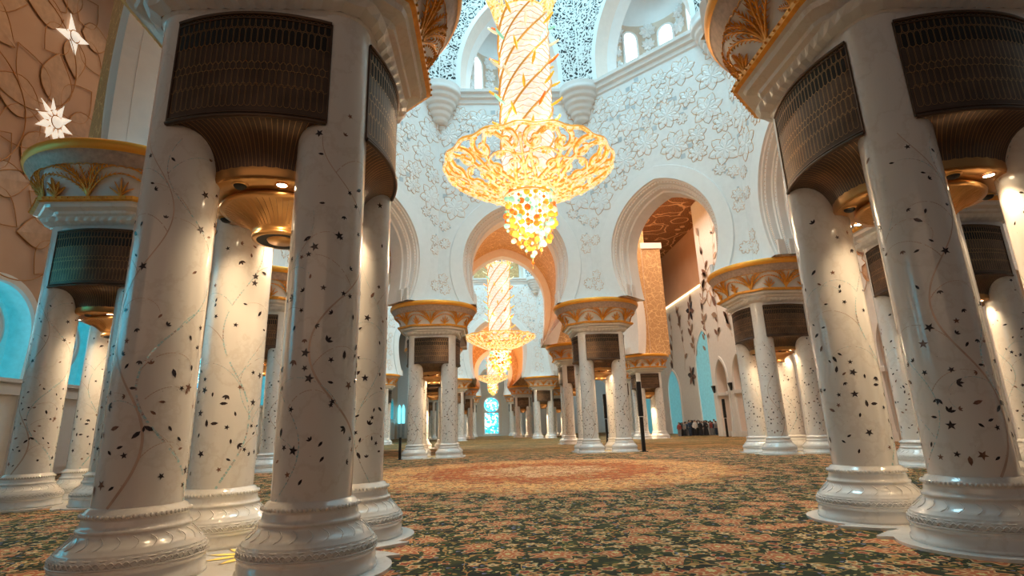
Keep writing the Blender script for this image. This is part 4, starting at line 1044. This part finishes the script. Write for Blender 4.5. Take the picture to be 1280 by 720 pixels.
# ------------------------------------------------------------------ poles
def box_thing(name, label, cat, loc, parts, group=None):
    t_ = thing(name, label, cat, loc, 0, group)
    for nm, lo, hi, mt in parts:
        m_ = MB().mat(mt); m_.box(lo, hi); o = ob(nm, m_, t_)
        b_ = o.modifiers.new('bevel', 'BEVEL'); b_.width = .012; b_.segments = 2
    return t_
box_thing('floor_post', 'short square black post on the carpet left of the central arch columns', 'post', (-5.0, 31.95, 0), [('post', (-.07, -.07, .02), (.07, .07, 1.22), 'black_metal'), ('foot', (-.14, -.14, 0), (.14, .14, .03), 'black_metal')])
def speaker(loc, label, h=2.0):
    return box_thing('column_loudspeaker', label, 'loudspeaker', loc, [('pole', (-.10, -.08, .02), (.10, .08, h), 'black_metal'), ('speaker_cabinet', (-.13, -.11, h + .04), (.13, .11, h * 2.05), 'black_metal'), ('foot', (-.2, -.2, 0), (.2, .2, .03), 'black_metal')])
speaker((8.95, 32.2, 0), 'tall slim black loudspeaker column beside the right central columns', 1.95)
speaker((10.55, 49.5, 0), 'slim black loudspeaker column seen between the shafts right of the central arch', 2.1)
speaker((18.4, 66.0, 0), 'distant black loudspeaker column left of the crowd', 1.0)
speaker((24.9, 57.4, 0), 'tall black loudspeaker column against the right wall arcade', 1.9)

# ------------------------------------------------------------------ people in the distance
def skin_body(pose):
    me = bpy.data.meshes.new('person'); ax, st_ = pose
    V = [(0, 0, .95), (0, 0, 1.15), (0, 0, 1.38), (0, .0, 1.50), (0, -.01, 1.60), (0, -.01, 1.70),
         (.10, 0, .90), (.11, -st_, .50), (.11, -st_ * .4, .08), (.11, -st_ * .4 - .16, .03), (-.10, 0, .90), (-.11, st_, .50), (-.11, st_ * .6, .08), (-.11, st_ * .6 - .16, .03),
         (.19, 0, 1.40), (.25, .02, 1.14), (.25 - ax * .1, -.08 - ax * .2, .92 + ax * .25), (-.19, 0, 1.40), (-.25, .02, 1.14), (-.25, -.08, .92)]
    E_ = [(0, 1), (1, 2), (2, 3), (3, 4), (4, 5), (0, 6), (6, 7), (7, 8), (8, 9), (0, 10), (10, 11), (11, 12), (12, 13), (2, 14), (14, 15), (15, 16), (2, 17), (17, 18), (18, 19)]
    rad = [.15, .14, .17, .065, .10, .085, .10, .07, .05, .04, .10, .07, .05, .04, .07, .05, .04, .07, .05, .04]
    me.from_pydata(V, E_, []); o = bpy.data.objects.new('tmp', me); COL.objects.link(o)
    m_ = o.modifiers.new('s', 'SKIN'); sv = me.skin_vertices[0].data
    for i, r_ in enumerate(rad): sv[i].radius = (r_, r_ * .85)
    sv[0].use_root = True
    o.modifiers.new('sub', 'SUBSURF').levels = 1
    dg = bpy.context.evaluated_depsgraph_get(); em = bpy.data.meshes.new_from_object(o.evaluated_get(dg)); bpy.data.objects.remove(o)
    em.name = 'person'; em.materials.append(MT['skin_tone']); return em
plain('skin_tone', (.45, .28, .19), .6); plain('black_cloth', (.02, .02, .024), .8); plain('white_cloth', (.62, .60, .58), .8)
plain('navy_cloth', (.03, .05, .09), .8); plain('grey_cloth', (.22, .22, .23), .8); plain('red_cloth', (.30, .06, .05), .8); plain('hair', (.02, .014, .01), .7)
BOD = [skin_body((0, .08)), skin_body((1, -.06))]
def garment(kind, mat):
    m_ = MB().mat(mat)
    if kind == 'robe': m_.lathe([(.30, .05), (.27, .5), (.21, .95), (.235, 1.25), (.25, 1.40), (.19, 1.49), (.07, 1.54)], 16)
    elif kind == 'jacket': m_.lathe([(.22, .80), (.21, 1.0), (.235, 1.25), (.25, 1.40), (.19, 1.49), (.08, 1.54)], 16)
    else:
        for sx in (-1, 1): m_.lathe([(.11, .06), (.13, .5), (.145, .90)], 12, (sx * .105, 0, 0))
    m_.xf(lambda x, y, z: (x, y * (.85 if kind != 'trousers' else 1.25), z))
    if kind != 'trousers':
        for sx in (-1, 1): m_.tube([(sx * .18, 0, 1.41), (sx * .255, .02, 1.14), (sx * .25, -.06, .97)], .068, 8)
    return m_.mesh(kind)
hm = MB().mat('hair'); hm.sphere((0, .035, 1.70), .112, 12, 8, 1.12); HAIR = hm.mesh('hair')
hm = MB().mat('black_cloth'); hm.lathe([(.22, 1.38), (.14, 1.5), (.115, 1.56), (.115, 1.62), (.12, 1.72), (.08, 1.80), (0, 1.82)], 14); hm.xf(lambda x, y, z: (x, y + (.04 if z > 1.5 else 0), z)); SCARF = hm.mesh('headscarf')
hm = MB().mat('skin_tone'); hm.sphere((0, -.035, 1.655), .082, 12, 8, 1.25); hm.sphere((0, -.125, 1.645), .016, 6, 4, 1.6)
for sx in (-1, 1): hm.mat('hair'); hm.sphere((sx * .032, -.108, 1.672), .010, 6, 4); hm.mat('skin_tone'); hm.sphere((sx * .085, -.01, 1.65), .02, 6, 4, 1.5)
hm.mat('red_cloth'); hm.sphere((0, -.108, 1.598), .014, 8, 4, .4); FACE = hm.mesh('face')
GAR = {(k, c_): garment(k, c_ + '_cloth') for k in ('robe', 'jacket', 'trousers') for c_ in ('black', 'white', 'navy', 'grey', 'red')}
looks = [('robe', 'black'), ('jacket', 'navy'), ('robe', 'black'), ('jacket', 'white'), ('robe', 'white'), ('jacket', 'red'), ('jacket', 'grey'), ('robe', 'black')]
ords = ['first', 'second', 'third', 'fourth', 'fifth', 'sixth', 'seventh', 'eighth', 'ninth', 'tenth', 'eleventh', 'twelfth', 'thirteenth', 'fourteenth', 'fifteenth', 'sixteenth', 'seventeenth', 'eighteenth', 'nineteenth', 'twentieth', 'twenty-first', 'twenty-second']
rnd = random.Random(9)
for i in range(22):
    px = 842 + 46 * i / 21; ky = 66.5 + (i % 3) * .9 + rnd.uniform(-.2, .2); kx = ky * (px - 611.5) / 689 * 1.035
    g_, c_ = looks[rnd.randrange(len(looks))]; veil = (g_ == 'robe' and c_ == 'black')
    t_ = thing('person', '%s person from the left in the distant crowd, in %s %s' % (ords[i], c_, 'robe' if g_ == 'robe' else 'jacket'), 'person', (kx, ky, 0), rnd.uniform(-1.5, 1.5), 'crowd standing at the far right', rnd.uniform(.88, 1.06))
    ob('body', BOD[i % 2], t_); ob(g_, GAR[(g_, c_)], t_)
    if g_ != 'robe': ob('trousers', GAR[('trousers', rnd.choice(('black', 'navy', 'grey')))], t_)
    ob('face', FACE, t_); ob('headscarf' if veil else 'hair', SCARF if veil else HAIR, t_)
